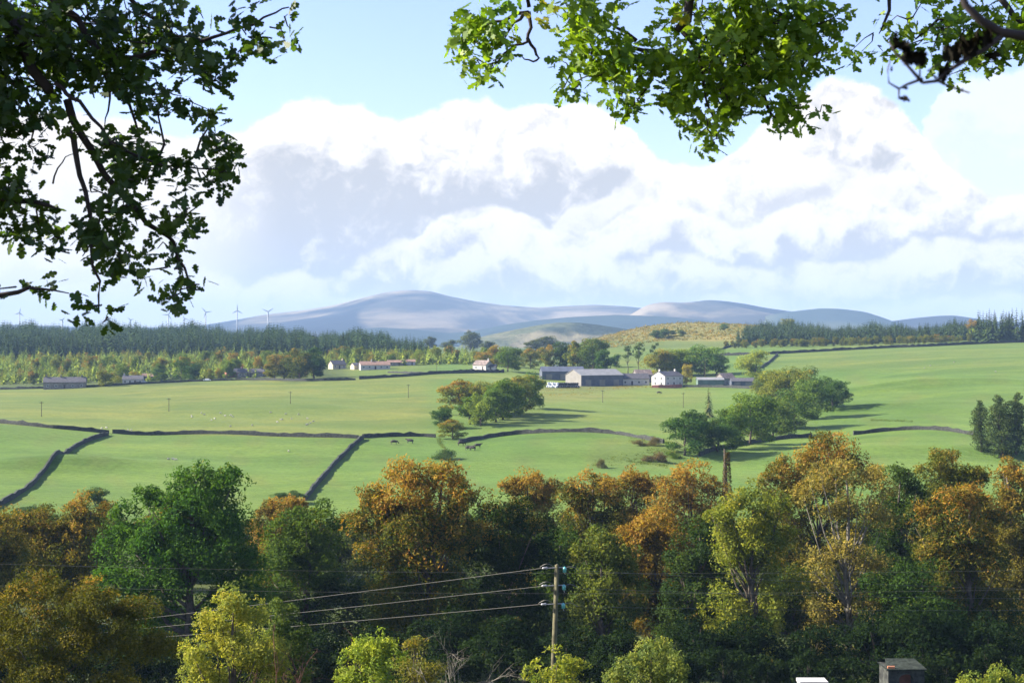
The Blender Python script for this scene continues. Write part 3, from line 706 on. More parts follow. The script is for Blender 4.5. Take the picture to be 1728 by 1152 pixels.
o = merged_wood('young_plantation', pts, (4, 8.5), YOUNGG, 1.45, LOW); o.color = (*YOUNGG, .2)
tag(o, 'yellow green young plantation filling the slope between the dark forest and the road', 'plantation', kind='stuff')
# heath scrub
def scrub():
    n = 3200; V = []; D = []
    for _ in range(n):
        px = rng.uniform(985, 1450); Y = rng.uniform(1230, 1720); x, y, z = GY(px, Y); r = rng.uniform(0.5, 1.5)*(1.7 if rng.random() < .08 else 1)
        P = np.array((x, y, z))+rand_dir(14)*np.array((r, r, r*.55))+(0, 0, r*.3)
        V.append(leaf_quads(P, unit(rand_dir(14)+(0, 0, .6)), r*.55)); t = rng.random(); D.append(np.stack([rng.random(14), np.full(14, t), np.full(14, rng.random())], 1))
    o = link('heath_scrub', quads_mesh('heath_scrub', np.concatenate(V), np.concatenate(D), FOL)); o.color = (0.17, 0.135, 0.055, 0.42)
    tag(o, 'brown and green scrub of gorse and bracken over the heathy hill', 'scrub', kind='stuff')
scrub()
# rushes and tussocks
def tussocks(name, label, areas, c, n, r0=.5):
    V = []; D = []
    for _ in range(n):
        (x0, y0, x1, y1, wd) = areas[rng.integers(len(areas))]; t = rng.random()
        x, y, z = G(x0+(x1-x0)*t, y0+(y1-y0)*t+rng.normal()*wd*.4); r = rng.uniform(.5, 1.3)*r0
        P = np.array((x, y, z))+rand_dir(10)*np.array((r*1.2, r*1.2, r*.3))+(0, 0, r*.2)
        V.append(leaf_quads(P, unit(rand_dir(10)*.7+(0, -.3, .5)), r*.32)); D.append(np.stack([rng.random(10), np.full(10, rng.random()), np.zeros(10)], 1))
    o = link(name, quads_mesh(name, np.concatenate(V), np.concatenate(D), FOL)); o.color = (*c, 0.1)
    tag(o, label, 'rushes', kind='stuff')
tussocks('rushes', 'dark rushes and rough grass along the gully and wet hollows', [(1000,782,1095,772,12),(1060,737,1140,752,12),(1090,755,1150,768,12),(1470,709,1540,711,2),(740,742,760,775,8),(1060,778,1130,786,4)], (0.085,0.110,0.040), 900, .45)
tussocks('dry_grass', 'straw coloured dry grass and nettles below the farm bales', [(905,658,1060,654,4),(900,668,1000,663,4),(1040,652,1100,653,2)], (0.20,0.15,0.07), 420, .5)

# ------------------------------------------------------------------ dry stone walls
def densify(pts, step=2.0):
    w_ = [G(*p) for p in pts]; out = []
    for a, b_ in zip(w_[:-1], w_[1:]):
        L = math.hypot(b_[0]-a[0], b_[1]-a[1]); n = max(2, int(L/step))
        for i in range(n): t = i/n; out.append((a[0]+(b_[0]-a[0])*t, a[1]+(b_[1]-a[1])*t))
    out.append(w_[-1][:2]); o = np.array(out)
    k = min(9, len(o)//3*2+1)
    if k >= 3:
        q = np.pad(o, ((k//2, k//2), (0, 0)), 'edge'); ker = np.ones(k)/k
        s = np.stack([np.convolve(q[:, 0], ker, 'valid'), np.convolve(q[:, 1], ker, 'valid')], 1); s[0] = o[0]; s[-1] = o[-1]; o = s
    return o
def wall(pts, label, h=1.2, wd=0.34, name='dry_stone_wall', cat='wall', mat=None):
    o = densify(pts); n = len(o); t = unit(np.gradient(o, axis=0)); nr = np.stack([-t[:, 1], t[:, 0]], 1)
    z = H(o[:, 0], o[:, 1]); hh = h*(1+0.14*rng.normal(size=n)).clip(.6, 1.35)
    V = []
    for i in range(n):
        for (s, dz) in ((-1.25*wd, -.5), (-1.0*wd*rng.uniform(.9, 1.1), hh[i]*.5), (-.7*wd, hh[i]), (.7*wd, hh[i]*rng.uniform(.94, 1.04)), (1.25*wd, -.5)):
            V.append((o[i, 0]+nr[i, 0]*s, o[i, 1]+nr[i, 1]*s, z[i]+dz))
    f = [(i*5+j, i*5+j+1, (i+1)*5+j+1, (i+1)*5+j) for i in range(n-1) for j in range(4)]+[(0,1,2,3,4), tuple((n-1)*5+j for j in (4,3,2,1,0))]
    return tag(MB().add(V, f).build(name, mat or STONE), label, cat)
wall([(-60,711),(60,720),(120,726),(184,731)], 'dark dry stone wall running in from the left edge to the wall junction')
wall([(190,731),(300,733),(400,733),(500,737),(605,740)], 'long dark dry stone wall crossing the left fields between the two slanting walls')
wall([(182,734),(130,752),(92,775),(68,797),(48,825),(10,850),(-20,862)], 'dry stone wall curving steeply down to the lower left corner of the fields')
wall([(612,739),(650,736),(690,735),(735,738)], 'short dry stone wall right of the second wall junction above the black cattle')
wall([(612,741),(590,757),(566,782),(540,812),(514,845)], 'dry stone wall slanting down towards the middle of the autumn wood')
wall([(775,748),(815,740),(850,734),(900,731),(960,729),(1020,730),(1065,736),(1120,748)], 'dry stone wall curving over the central field right of the streamside clump')
wall([(1180,770),(1240,753),(1300,741),(1370,737)], 'dry stone wall below the striped tree shadows')
wall([(1440,734),(1500,727),(1560,724),(1600,727),(1645,735)], 'dry stone wall arching over the rise left of the cypresses')
wall([(1215,600),(1300,598),(1350,595),(1420,591),(1500,587),(1560,585),(1640,581),(1780,577)], 'dry stone wall along the top of the big right hand field', h=1.8)
wall([(1312,599),(1300,610),(1283,622)], 'short slanting wall dropping from the top wall to the lone olive tree')
wall([(1210,592),(1235,584),(1258,578)], 'short wall climbing to the corner of the right hand plantation')
wall([(-40,657),(60,656),(150,653),(220,649),(300,645),(420,641),(540,643),(600,641)], 'field wall in front of the roadside cottages at the left')
wall([(606,640),(700,634),(780,630),(850,628)], 'field wall in front of the bungalow paddock', h=1.6)
wall([(655,629),(720,631),(780,627),(800,625)], 'low wall round the pale paddock below the white cottage', h=1.0)
wall([(1100,654),(1125,655),(1150,654)], 'red sandstone garden wall in front of the farmhouse', h=1.6, mat=BRICK_R)
wall([(1152,653),(1180,653),(1230,654),(1275,656)], 'low stone wall in front of the green sided sheds')

# ------------------------------------------------------------------ houses
def house(px, py, L, W, h, rh, rot, label, wallm=WHITE, roofm=SLATE, name='cottage', cat='house', wins=3, storeys=1, chim=(-.85, .85), door=True, hip=0.0, doors_big=0, over=0.3, Y=None, groupx=None, glz=1.1):
    p = G(px, py) if Y is None else GY(px, Y)
    root = empty(name, (p[0], p[1], p[2]), R(rot), label, cat, groupx)
    a, c = L/2, W/2
    v = [(-a,-c,-1.5),(a,-c,-1.5),(a,c,-1.5),(-a,c,-1.5),(-a,-c,h),(a,-c,h),(a,c,h),(-a,c,h)]
    f = [(0,1,5,4),(2,3,7,6)]
    if hip: f += [(1,2,6,5),(3,0,4,7)]
    else: v += [(-a,0,h+rh),(a,0,h+rh)]; f += [(1,2,6,9,5),(3,0,4,8,7)]
    MB().add(v, f).build('walls', wallm, root)
    th = .16; b_ = MB(); ex = a+over; ey = c+over; drop = rh*over/c; hz = h-drop+0.02; top = h+rh+0.02; hx = a-hip*c if hip else ex
    for s in (-1, 1):
        lo = [(-ex, s*ey, hz), (ex, s*ey, hz), (hx, 0, top), (-hx, 0, top)]; hi = [(x, y, z+th) for x, y, z in lo]
        b_.add(lo+hi, [(0,1,2,3),(4,7,6,5),(0,4,5,1),(1,5,6,2),(3,2,6,7),(0,3,7,4)])
    if hip:
        for s in (-1, 1): b_.add([(s*ex,-ey,hz+.01),(s*ex,ey,hz+.01),(s*hx,0,top+.01),(s*ex,-ey,hz+th),(s*ex,ey,hz+th),(s*hx,0,top+th)], [(0,1,2),(3,5,4),(0,3,4,1),(1,4,5,2),(2,5,3,0)])
    roof = b_.build('roof', roofm, root)
    for cx in chim:
        x = cx*a*(1 if not hip else .6); m_ = MB().box((x-.35, -.45, h+rh-.6), (x+.35, .45, h+rh+1.0)); m_.box((x-.42,-.52,h+rh+1.0),(x+.42,.52,h+rh+1.12))
        for q in (-.2, .2): m_.tube([(x, q, h+rh+1.1), (x, q, h+rh+1.45)], .11, 6)
        m_.build('chimney', wallm if wallm is not CLAD else STONE_L, roof)
    for st in range(storeys):
        z0 = 0.9+st*2.7
        for i in range(wins):
            x = -a+(i+.5)*L/wins
            if door and st == 0 and i == wins//2:
                d = MB().box((x-.5, -c-.06, 0), (x+.5, -c+.02, 2.1)).build('door', DOORM, root); continue
            wf = MB()
            for (x0, x1, zz0, zz1) in ((x-.62, x+.62, z0-.12, z0), (x-.62, x+.62, z0+glz, z0+glz+.1), (x-.62, x-.52, z0, z0+glz), (x+.52, x+.62, z0, z0+glz), (x-.03, x+.03, z0, z0+glz)): wf.box((x0, -c-.07, zz0), (x1, -c+.02, zz1))
            w_ = wf.build('window', FRAME, root); MB().box((x-.53, -c-.03, z0-.01), (x+.53, -c-.004, z0+glz+.01)).build('pane', GLASS, w_)
        if storeys > 1 or name == 'farmhouse':
            for yy in (-c*.45, c*.45):
                w_ = MB().box((-a-.07, yy-.6, z0-.1), (-a+.02, yy+.6, z0)).box((-a-.07, yy-.6, z0+glz), (-a+.02, yy+.6, z0+glz+.1)).build('window', FRAME, root)
                MB().box((-a-.03, yy-.5, z0), (-a-.004, yy+.5, z0+glz)).build('pane', GLASS, w_)
    for i in range(doors_big):
        x = -a+(i+.5)*L/doors_big; MB().box((x-1.7, -c-.08, 0), (x+1.7, -c-.01, min(3.2, h-.5))).build('shed_door', DKCLAD if wallm is not DKCLAD else CLAD, root)
    return root
house(110,655,22,8,3.4,2.6,12,'long grey stone house with chimneys beside the field wall at the far left',STONE_L,SLATE,wins=5,chim=(-.9,-.2,.8))
house(225,648,11,7,2.8,2.0,8,'small white bungalow with dark windows and slate roof at the left of the road',WHITE,SLATE,wins=4,chim=(-.9,))
house(252,641,8,5,2.2,1.4,5,'low brown roofed outbuilding right of the small white bungalow',TILE,TILE,'outbuilding',wins=2,chim=())
house(396,636,11,7,2.7,2.2,25,'red walled cottage with a dark gable left of its long grey neighbour',BRICK_R,SLATE,wins=3,chim=(.8,))
house(424,636,15,7,2.7,2.0,5,'long grey cottage with pale gable between the red cottage and the grove',STONE_L,SLATE,wins=5,chim=(-.8,.8))
house(569,622,9,7,2.7,2.4,32,'dark roofed cottage with a sunlit cream gable below the rounded tree',CREAM,SLATE,wins=3,chim=(.8,))
house(632,623,18,8,2.7,2.1,14,'long white bungalow with brown roof and wide front windows',WHITE,TILE,'bungalow',wins=5,chim=(-.2,))
house(602,623,6,6,2.4,1.5,30,'cream garage with dark front attached left of the long white bungalow',CREAM,SLATE,'garage',wins=1,chim=(),door=False)
house(667,617,10,5,2.2,1.3,6,'low grey outbuilding right of the long white bungalow',STONE_L,TILE,'outbuilding',wins=2,chim=())
house(690,616,8,5,2.2,1.3,6,'small brown roofed outbuilding with a white end, behind the pale paddock',WHITE,TILE,'outbuilding',wins=2,chim=())
house(815,624,10,7,3.0,2.6,-38,'little white cottage with pale roof and white gable beside the round dark tree',WHITE,RUST,wins=2,chim=(.85,))
house(829,625,6,5,2.2,1.4,-10,'low white lean-to right of the little white cottage',WHITE,SLATE,'outbuilding',wins=1,chim=())
house(1003,650,26,17,5.6,3.0,27,'big grey farm shed with gable paled as if sunlit and pale roof',DKCLAD,FIBRE,'farm_shed','farm building',wins=0,chim=(),door=False,doors_big=3,over=.4)  # dark wall colour stands in for the shaded long side
house(948,640,24,14,4.6,2.6,5,'dark open farm shed behind the wrapped bales',DKCLAD,DKCLAD,'farm_shed','farm building',wins=0,chim=(),door=False,doors_big=3)
house(1064,649,19,8,3.4,2.6,8,'long low white byre with slate roof right of the big shed',WHITE,SLATE,'byre','farm building',wins=5,chim=(),door=True)
house(1084,645,9,8,4.4,2.6,12,'taller pale roofed barn behind the right end of the byre',STONE_L,RUST,'barn','farm building',wins=2,chim=())
house(1126,651,14,10,5.4,2.4,40,'white two storey farmhouse with slate roof and chimneys',WHITE,SLATE,'farmhouse','house',wins=3,storeys=2,chim=(-.85,.85))
house(1198,651,14,7,3.3,1.2,2,'long shed with green cladding side and grey roof right of the farmhouse',GRCLAD,FIBRE,'farm_shed','farm building',wins=0,chim=(),door=False,doors_big=0)
house(1224,649,8,7,3.6,2.6,30,'small stone outhouse with a pale steep roof between the two low sheds',STONE_L,RUST,'outhouse','farm building',wins=1,chim=(),door=False)
house(1252,652,12,7,2.8,1.6,0,'low dark blue shed at the right end of the farm under the trees',DKCLAD,SLATE,'farm_shed','farm building',wins=0,chim=(),door=False,doors_big=2)
# big shed: paler sheet over the gable, its colour standing in for sunlight
def gable_panel():
    for o in list(col.objects):
        if o.get('label', '').startswith('big grey farm shed'):
            a, c, h, rh = 13, 8.5, 5.6, 3.0
            MB().add([(-a-.06,-c-.02,.0),(-a-.06,c+.02,.0),(-a-.06,c+.02,h),(-a-.06,0,h+rh),(-a-.06,-c-.02,h),(-a-.01,-c-.02,.0),(-a-.01,c+.02,.0),(-a-.01,c+.02,h),(-a-.01,0,h+rh),(-a-.01,-c-.02,h)],
                [(0,4,3,2,1),(5,6,7,8,9),(0,1,6,5),(1,2,7,6),(2,3,8,7),(3,4,9,8),(4,0,5,9)]).build('gable_sun_tone', CLAD, o)
gable_panel()

# --- cars
def make_car(px, py, rot, label, paint=CARW):
    p = G(px, py); r = empty('parked_car', (p[0], p[1], p[2]+.05), R(rot), label, 'car')
    prof = [(-2.1,.35),(-2.15,.75),(-1.9,.95),(-1.3,1.0),(-.8,1.42),(.7,1.45),(1.35,.98),(2.0,.85),(2.15,.6),(2.1,.35)]
    v = [(x, s*(.85 if z < 1.1 else .68), z) for s in (-1, 1) for x, z in prof]; n = len(prof)
    MB().add(v, [tuple(range(n)), tuple(range(2*n-1, n-1, -1))]+[(i, n+i, n+(i+1) % n, (i+1) % n) for i in range(n)]).build('body', paint, r)
    for s in (-1, 1):
        y = s*.80; MB().add([(-1.1,y+s*.03,1.02),(1.1,y+s*.03,1.02),(.6,y-s*.09,1.38),(-.75,y-s*.09,1.38)], [(0,1,2,3)]).build('side_window', GLASS, r)
        for x in (-1.3, 1.3): MB().tube([(x, s*.7, .32), (x, s*.9, .32)], .32, 12).build('wheel', RUBBER, r)
    return r
make_car(243, 647, 10, 'small white car parked right of the small white bungalow')
make_car(350, 643, -5, 'small white car parked on the roadside grass between cottages')
make_car(449, 635, 20, 'white car parked right of the long grey cottage')
make_car(378, 637, 0, 'dull red car parked left of the red cottage', CARR)
make_car(937, 619, 15, 'white car parked under the grove behind the dark shed, left of another')
make_car(960, 619, 0, 'white car parked under the grove behind the dark shed, right of another')

# --- wrapped bales
def bale_mesh(mat):
    mb = MB(); mb.tube([(0,-.6,0),(0,-.52,0),(0,.52,0),(0,.6,0)], [.5,.62,.62,.5], 14); return mb.mesh('bale', mat, False)
BW, BK = bale_mesh(WRAPW), bale_mesh(WRAPK)
def bales():
    k = 0
    for row in range(3):
        for i in range(15):
            px = 924+i*3.7+row*2.0
            if px > 976: continue
            x, y, z = G(px, 654.5-row*1.6-(0.25*max(0, 940-px)*.2)); white = (px < 941) or (row == 2 and i % 2 == 0)
            z += .58; z += (row*0.0)
            for lev in range(1 if row != 1 else 2):
                o = link('bale', BW if white else BK); o.location = (x, y, z+lev*1.12); o.rotation_euler = (0, 0, rng.uniform(-.25, .25)+R(20))
                tag(o, ('white wrapped bale in the pale left half of the stack by the big shed' if white else 'black wrapped bale in the dark right half of the stack by the big shed'), 'bale', 'white wrapped bales' if white else 'black wrapped bales'); k += 1
bales()

# --- distant poles
def far_pole(px, top, bp, label, two=False):
    p = G(px, bp); h = (576-top)/F*p[1]-p[2]
    r = empty('utility_pole', (p[0], p[1], p[2]-.3), 0, label, 'utility pole')
    MB().tube([(0, 0, 0), (0, 0, h+.3)], [.16, .11], 6).build('post', WPOLE, r)
    MB().box((-.8, -.06, h-.25), (.8, .06, h-.1)).build('crossarm', WPOLE, r)
    for x in (-.65, 0, .65): MB().tube([(x, 0, h-.1), (x, 0, h+.15)], .06, 5).build('insulator', GLASSI, r)
for (px, t, b_, l) in [(70,677,703,'thin wooden pole in the pale field nearest the left edge'),(285,671,694,'thin wooden pole in the pale field, second from the left'),(490,660,681,'thin wooden pole in the pale field below the grove'),
    (689,648,671,'thin wooden pole in the field below the bungalow paddock'),(1017,658,679,'thin wooden pole in the field below the big shed'),(1153,662,688,'thin wooden pole in the field below the farmhouse'),(1190,610,640,'pale thin pole rising beside the green sided shed'),(737,606,626,'thin pole among the trees by the pale paddock')]:
    far_pole(px, t, b_, l)

# --- wind turbines
def turbine(px, hub, blade, Y, rot, label):
    basez = -14.0; x = (px-864)/F*Y; hz = (576-hub)/F*Y
    r = empty('wind_turbine', (x, Y, basez), R(20), label, 'wind turbine', 'wind turbines on the far left skyline')
    h = hz-basez
    MB().tube([(0, 0, 0), (0, 0, h*.5), (0, 0, h)], [2.2, 1.8, 1.5], 10).build('tower', TURB, r, True)
    MB().box((-2, -4.5, h-1.6), (2, 5, h+2.0)).build('nacelle', TURB, r)
    L = blade/F*Y; hb = MB().tube([(0, -4.4, h), (0, -6.5, h), (0, -7.4, h)], [1.9, 1.7, .4], 10).build('hub', TURB, r)
    for k in range(3):
        a = R(rot+120*k); d = np.array((math.sin(a), 0, math.cos(a))); s = np.array((math.cos(a), 0, -math.sin(a))); o = np.array((0, -6.0, h))
        pr = [(0, .9), (.12, 2.2), (.25, 2.6), (.7, 1.5), (1, .5)]
        v = [o+d*L*t+s*wd*q+np.array((0, e, 0)) for t, wd in pr for q, e in ((-.6, 0), (0, -.5), (.6, 0), (0, .5))]
        n = len(pr); MB().add(v, [(i*4+j, i*4+(j+1) % 4, (i+1)*4+(j+1) % 4, (i+1)*4+j) for i in range(n-1) for j in range(4)]+[(0,1,2,3), (4*n-1,4*n-2,4*n-3,4*n-4)]).build('blade', TURB, r)
for (px, hub, bl, rot, l) in [(33,528,9,10,'faint white turbine nearest the left edge above the forest'),(105,540,6,40,'tiny turbine showing its blades above the forest, second from left'),(220,540,6,70,'tiny turbine just right of the hanging oak spray'),
    (284,531,11,30,'white turbine between the hanging oak tip and the turbine pair'),(311,538,6,95,'smallest turbine, between two taller ones'),(347,527,11,80,'white turbine with near level blades over the forest'),(400,524,11,0,'white turbine with an upright blade at the foot of the hill'),(452,526,12,55,'rightmost white turbine standing against the hill slope')]:
    turbine(px, hub, bl, 4600, rot, l)

# --- animals
def skin_mesh(name, verts, edges, radii, mat, sub=1):
    me = bpy.data.meshes.new(name); me.from_pydata(verts, edges, [])
    o = bpy.data.objects.new(name, me); col.objects.link(o)
    o.modifiers.new('s', 'SKIN'); 
    for i, r in enumerate(radii): me.skin_vertices[0].data[i].radius = (r, r)
    me.skin_vertices[0].data[0].use_root = True
    o.modifiers.new('u', 'SUBSURF').levels = sub
    dg = bpy.context.evaluated_depsgraph_get(); nm = bpy.data.meshes.new_from_object(o.evaluated_get(dg)); nm.name = name
    bpy.data.objects.remove(o); nm.materials.clear(); nm.materials.append(mat); nm.shade_smooth(); return nm
def quadruped(name, mat, L, hgt, bulk, graze):
    s = L; sh = hgt
    V = [(0,0,sh*.72),(-.32*s,0,sh*.74),(.32*s,0,sh*.74),(.46*s,0,sh*(.75 if graze else .9)),(.62*s,0,sh*(.4 if graze else 1.02)),(.72*s,0,sh*(.16 if graze else .95)),(-.45*s,0,sh*.72),(-.5*s,0,sh*.45)]
    Rr = [bulk,bulk*.9,bulk*.82,bulk*.5,bulk*.34,bulk*.22,bulk*.35,bulk*.07]
    E = [(0,1),(0,2),(2,3),(3,4),(4,5),(1,6),(6,7)]
    for y in (-1, 1):
        for (x, root, kx) in ((.30*s, 2, .02), (-.34*s, 1, -.06)):
            i = len(V); V += [(x, y*bulk*.55, sh*.5), (x+kx*s, y*bulk*.55, sh*.25), (x, y*bulk*.55, .02)]; Rr += [bulk*.34, bulk*.14, bulk*.11]
            E += [(root, i), (i, i+1), (i+1, i+2)]
    return skin_mesh(name, V, E, Rr, mat)
SHEEP = [quadruped('sheep', WOOL, 1.15, .85, .30, True), quadruped('sheep', WOOL, 1.15, .85, .30, False)]
COWM = [quadruped('cow', COW, 2.2, 1.4, .42, True), quadruped('cow', COW, 2.2, 1.4, .42, False)]
for i in range(46):
    if 24 <= i < 34: continue
    if i < 34: px = rng.uniform(315, 535); py = rng.uniform(697, 722)
    else: px, py = [(172,724),(180,723),(216,727),(222,727),(284,776),(292,776),(297,777),(487,763),(1560,622),(1610,612),(1680,628),(1570,618)][i-34]
    p = G(px, py); o = link('sheep', SHEEP[i % 2]); o.location = p; o.rotation_euler = (0, 0, rng.uniform(0, 6.28)); o.scale = (.68,)*3
    lab = ('white sheep grazing in the loose flock above the long left wall', 'flock above the long wall') if i < 34 else (('white sheep by the junction of the left walls', 'sheep by the wall junction') if i < 38 else (('white sheep grazing in the field below the long left wall', 'sheep below the long wall') if i < 42 else ('white sheep grazing in the big right hand field', 'sheep in the right hand field')))
    tag(o, lab[0], 'sheep', lab[1])
for i, (px, py, a, l) in enumerate([(665,750,5,'black cow left of another under the short wall'),(692,748,170,'black cow right of another under the short wall'),(778,752,20,'small black cow nearest the ragged gully bush'),(791,760,0,'black cow lowest of the four right of the gully'),(797,760,160,'black cow close beside the lowest one right of the gully'),(806,756,10,'black cow rightmost of those right of the gully'),(1112,665,0,'dark cow alone in the field below the farmhouse')]):
    p = G(px, py); o = link('cow', COWM[i % 2]); o.location = p; o.rotation_euler = (0, 0, R(a)); tag(o, l, 'cow')

# ------------------------------------------------------------------ the autumn wood in the foreground
def wood_tree(name, Y, lobes, c, aut, label, dens=1.0, leaf=0.18, shoot=0.2, bark=None, sub=16, trunk=None, cat='tree', zbase=None, r0=0.42, nlimb=10, mat=None, low=1.0, fullness=True):
    """lobes in photograph pixels: (px, py, r_px[, dy]) at distance Y"""
    m = Y/F; L3 = []
    for lb in lobes:
        p = AT(lb[0], lb[1], Y); r = lb[2]*m; p[1] += (lb[3] if len(lb) > 3 else rng.uniform(-.35, .35)*r)
        L3.append((p, (r, r*.95, r*.82)))
    cx = trunk if trunk is not None else float(np.average([l[0] for l in lobes], weights=[l[2] for l in lobes]))
    bx = (cx-864)/F*Y; bz = float(H(bx, Y)) if zbase is None else zbase
    root = empty(name, (bx, Y, bz), 0, label, cat); org = np.array((bx, Y, bz))
    if fullness and cat == 'tree':
        zt = max(p[2]+r[2] for p, r in L3); zb = min(p[2]-r[2] for p, r in L3); xl = min(p[0]-r[0] for p, r in L3); xr = max(p[0]+r[0] for p, r in L3)
        L3.append((np.array(((xl+xr)/2, Y, (zt+zb)/2-.04*(zt-zb))), ((xr-xl)*.34, (xr-xl)*.30, (zt-zb)*.33)))
    L0 = list(L3); zlo = min(p[2]-r[2]*.6 for p, r in L3); k = 0                      # lower boughs reach down to the undergrowth
    xs = [p[0] for p, r in L3]; xm, xw = (min(xs)+max(xs))/2, (max(xs)-min(xs))/2+1.0; rm = float(np.mean([r[0] for p, r in L3]))
    while zlo > bz+1.5 and k < 14 and low:
        for q in (-.6, .5): L3.append((np.array((xm+q*xw*rng.uniform(.6, 1.0), Y+rng.uniform(-.3, .3)*rm, zlo-rm*.2)), (rm, rm, rm*.85)))
        zlo -= rm*.95; k += 1
    z1_ = max(p[2]+r[2] for p, r in L0); z0_ = min(p[2]-r[2]*.6 for p, r in L0)
    area = sum(math.pi*r[0]*r[2] for _, r in L3); n = int(area*dens*4.4/(leaf*leaf*1.0))
    Q, D, C = blobs_to_leaves(L3, n, leaf, sub=sub, shoot=shoot)
    D[:, 2] = np.clip((Q[:, 0, 2]-z0_)/(z1_-z0_), 0, 1)*np.where(Q[:, 0, 2] < z0_, 0, 1)
    cr = link('crown', quads_mesh('crown', Q-org, D, mat or FOL), root); cr.color = (*c, aut)
    mb = MB(); top = np.array(max(L3, key=lambda q: q[0][2])[0])
    limbs(mb, org-np.array((0, 0, .5)), top, [l[0] for l in L3]+list(C[rng.choice(len(C), min(nlimb, len(C)), replace=False)]), r0, sides=5)
    mb.v = [v-org for v in mb.v]; mb.build('trunk', bark or BARK, root, True)
    return root
def fill(cx, top, hw, bot, n=6):
    """a set of lobes filling a rounded crown between the given rows"""
    out = []; H_ = bot-top
    for i in range(n):
        t = (i+.5)/n; y = top+H_*(.12+.8*t); wd = hw*math.sin(math.pi*min(.92, .22+.62*t)); r = hw*rng.uniform(.42, .56)
        out.append((cx+(wd-r*.5)*(1 if i % 2 else -1)*rng.uniform(.3, .9), y+r*.2, r))
    out.append((cx, top+hw*.5, hw*.48)); return out
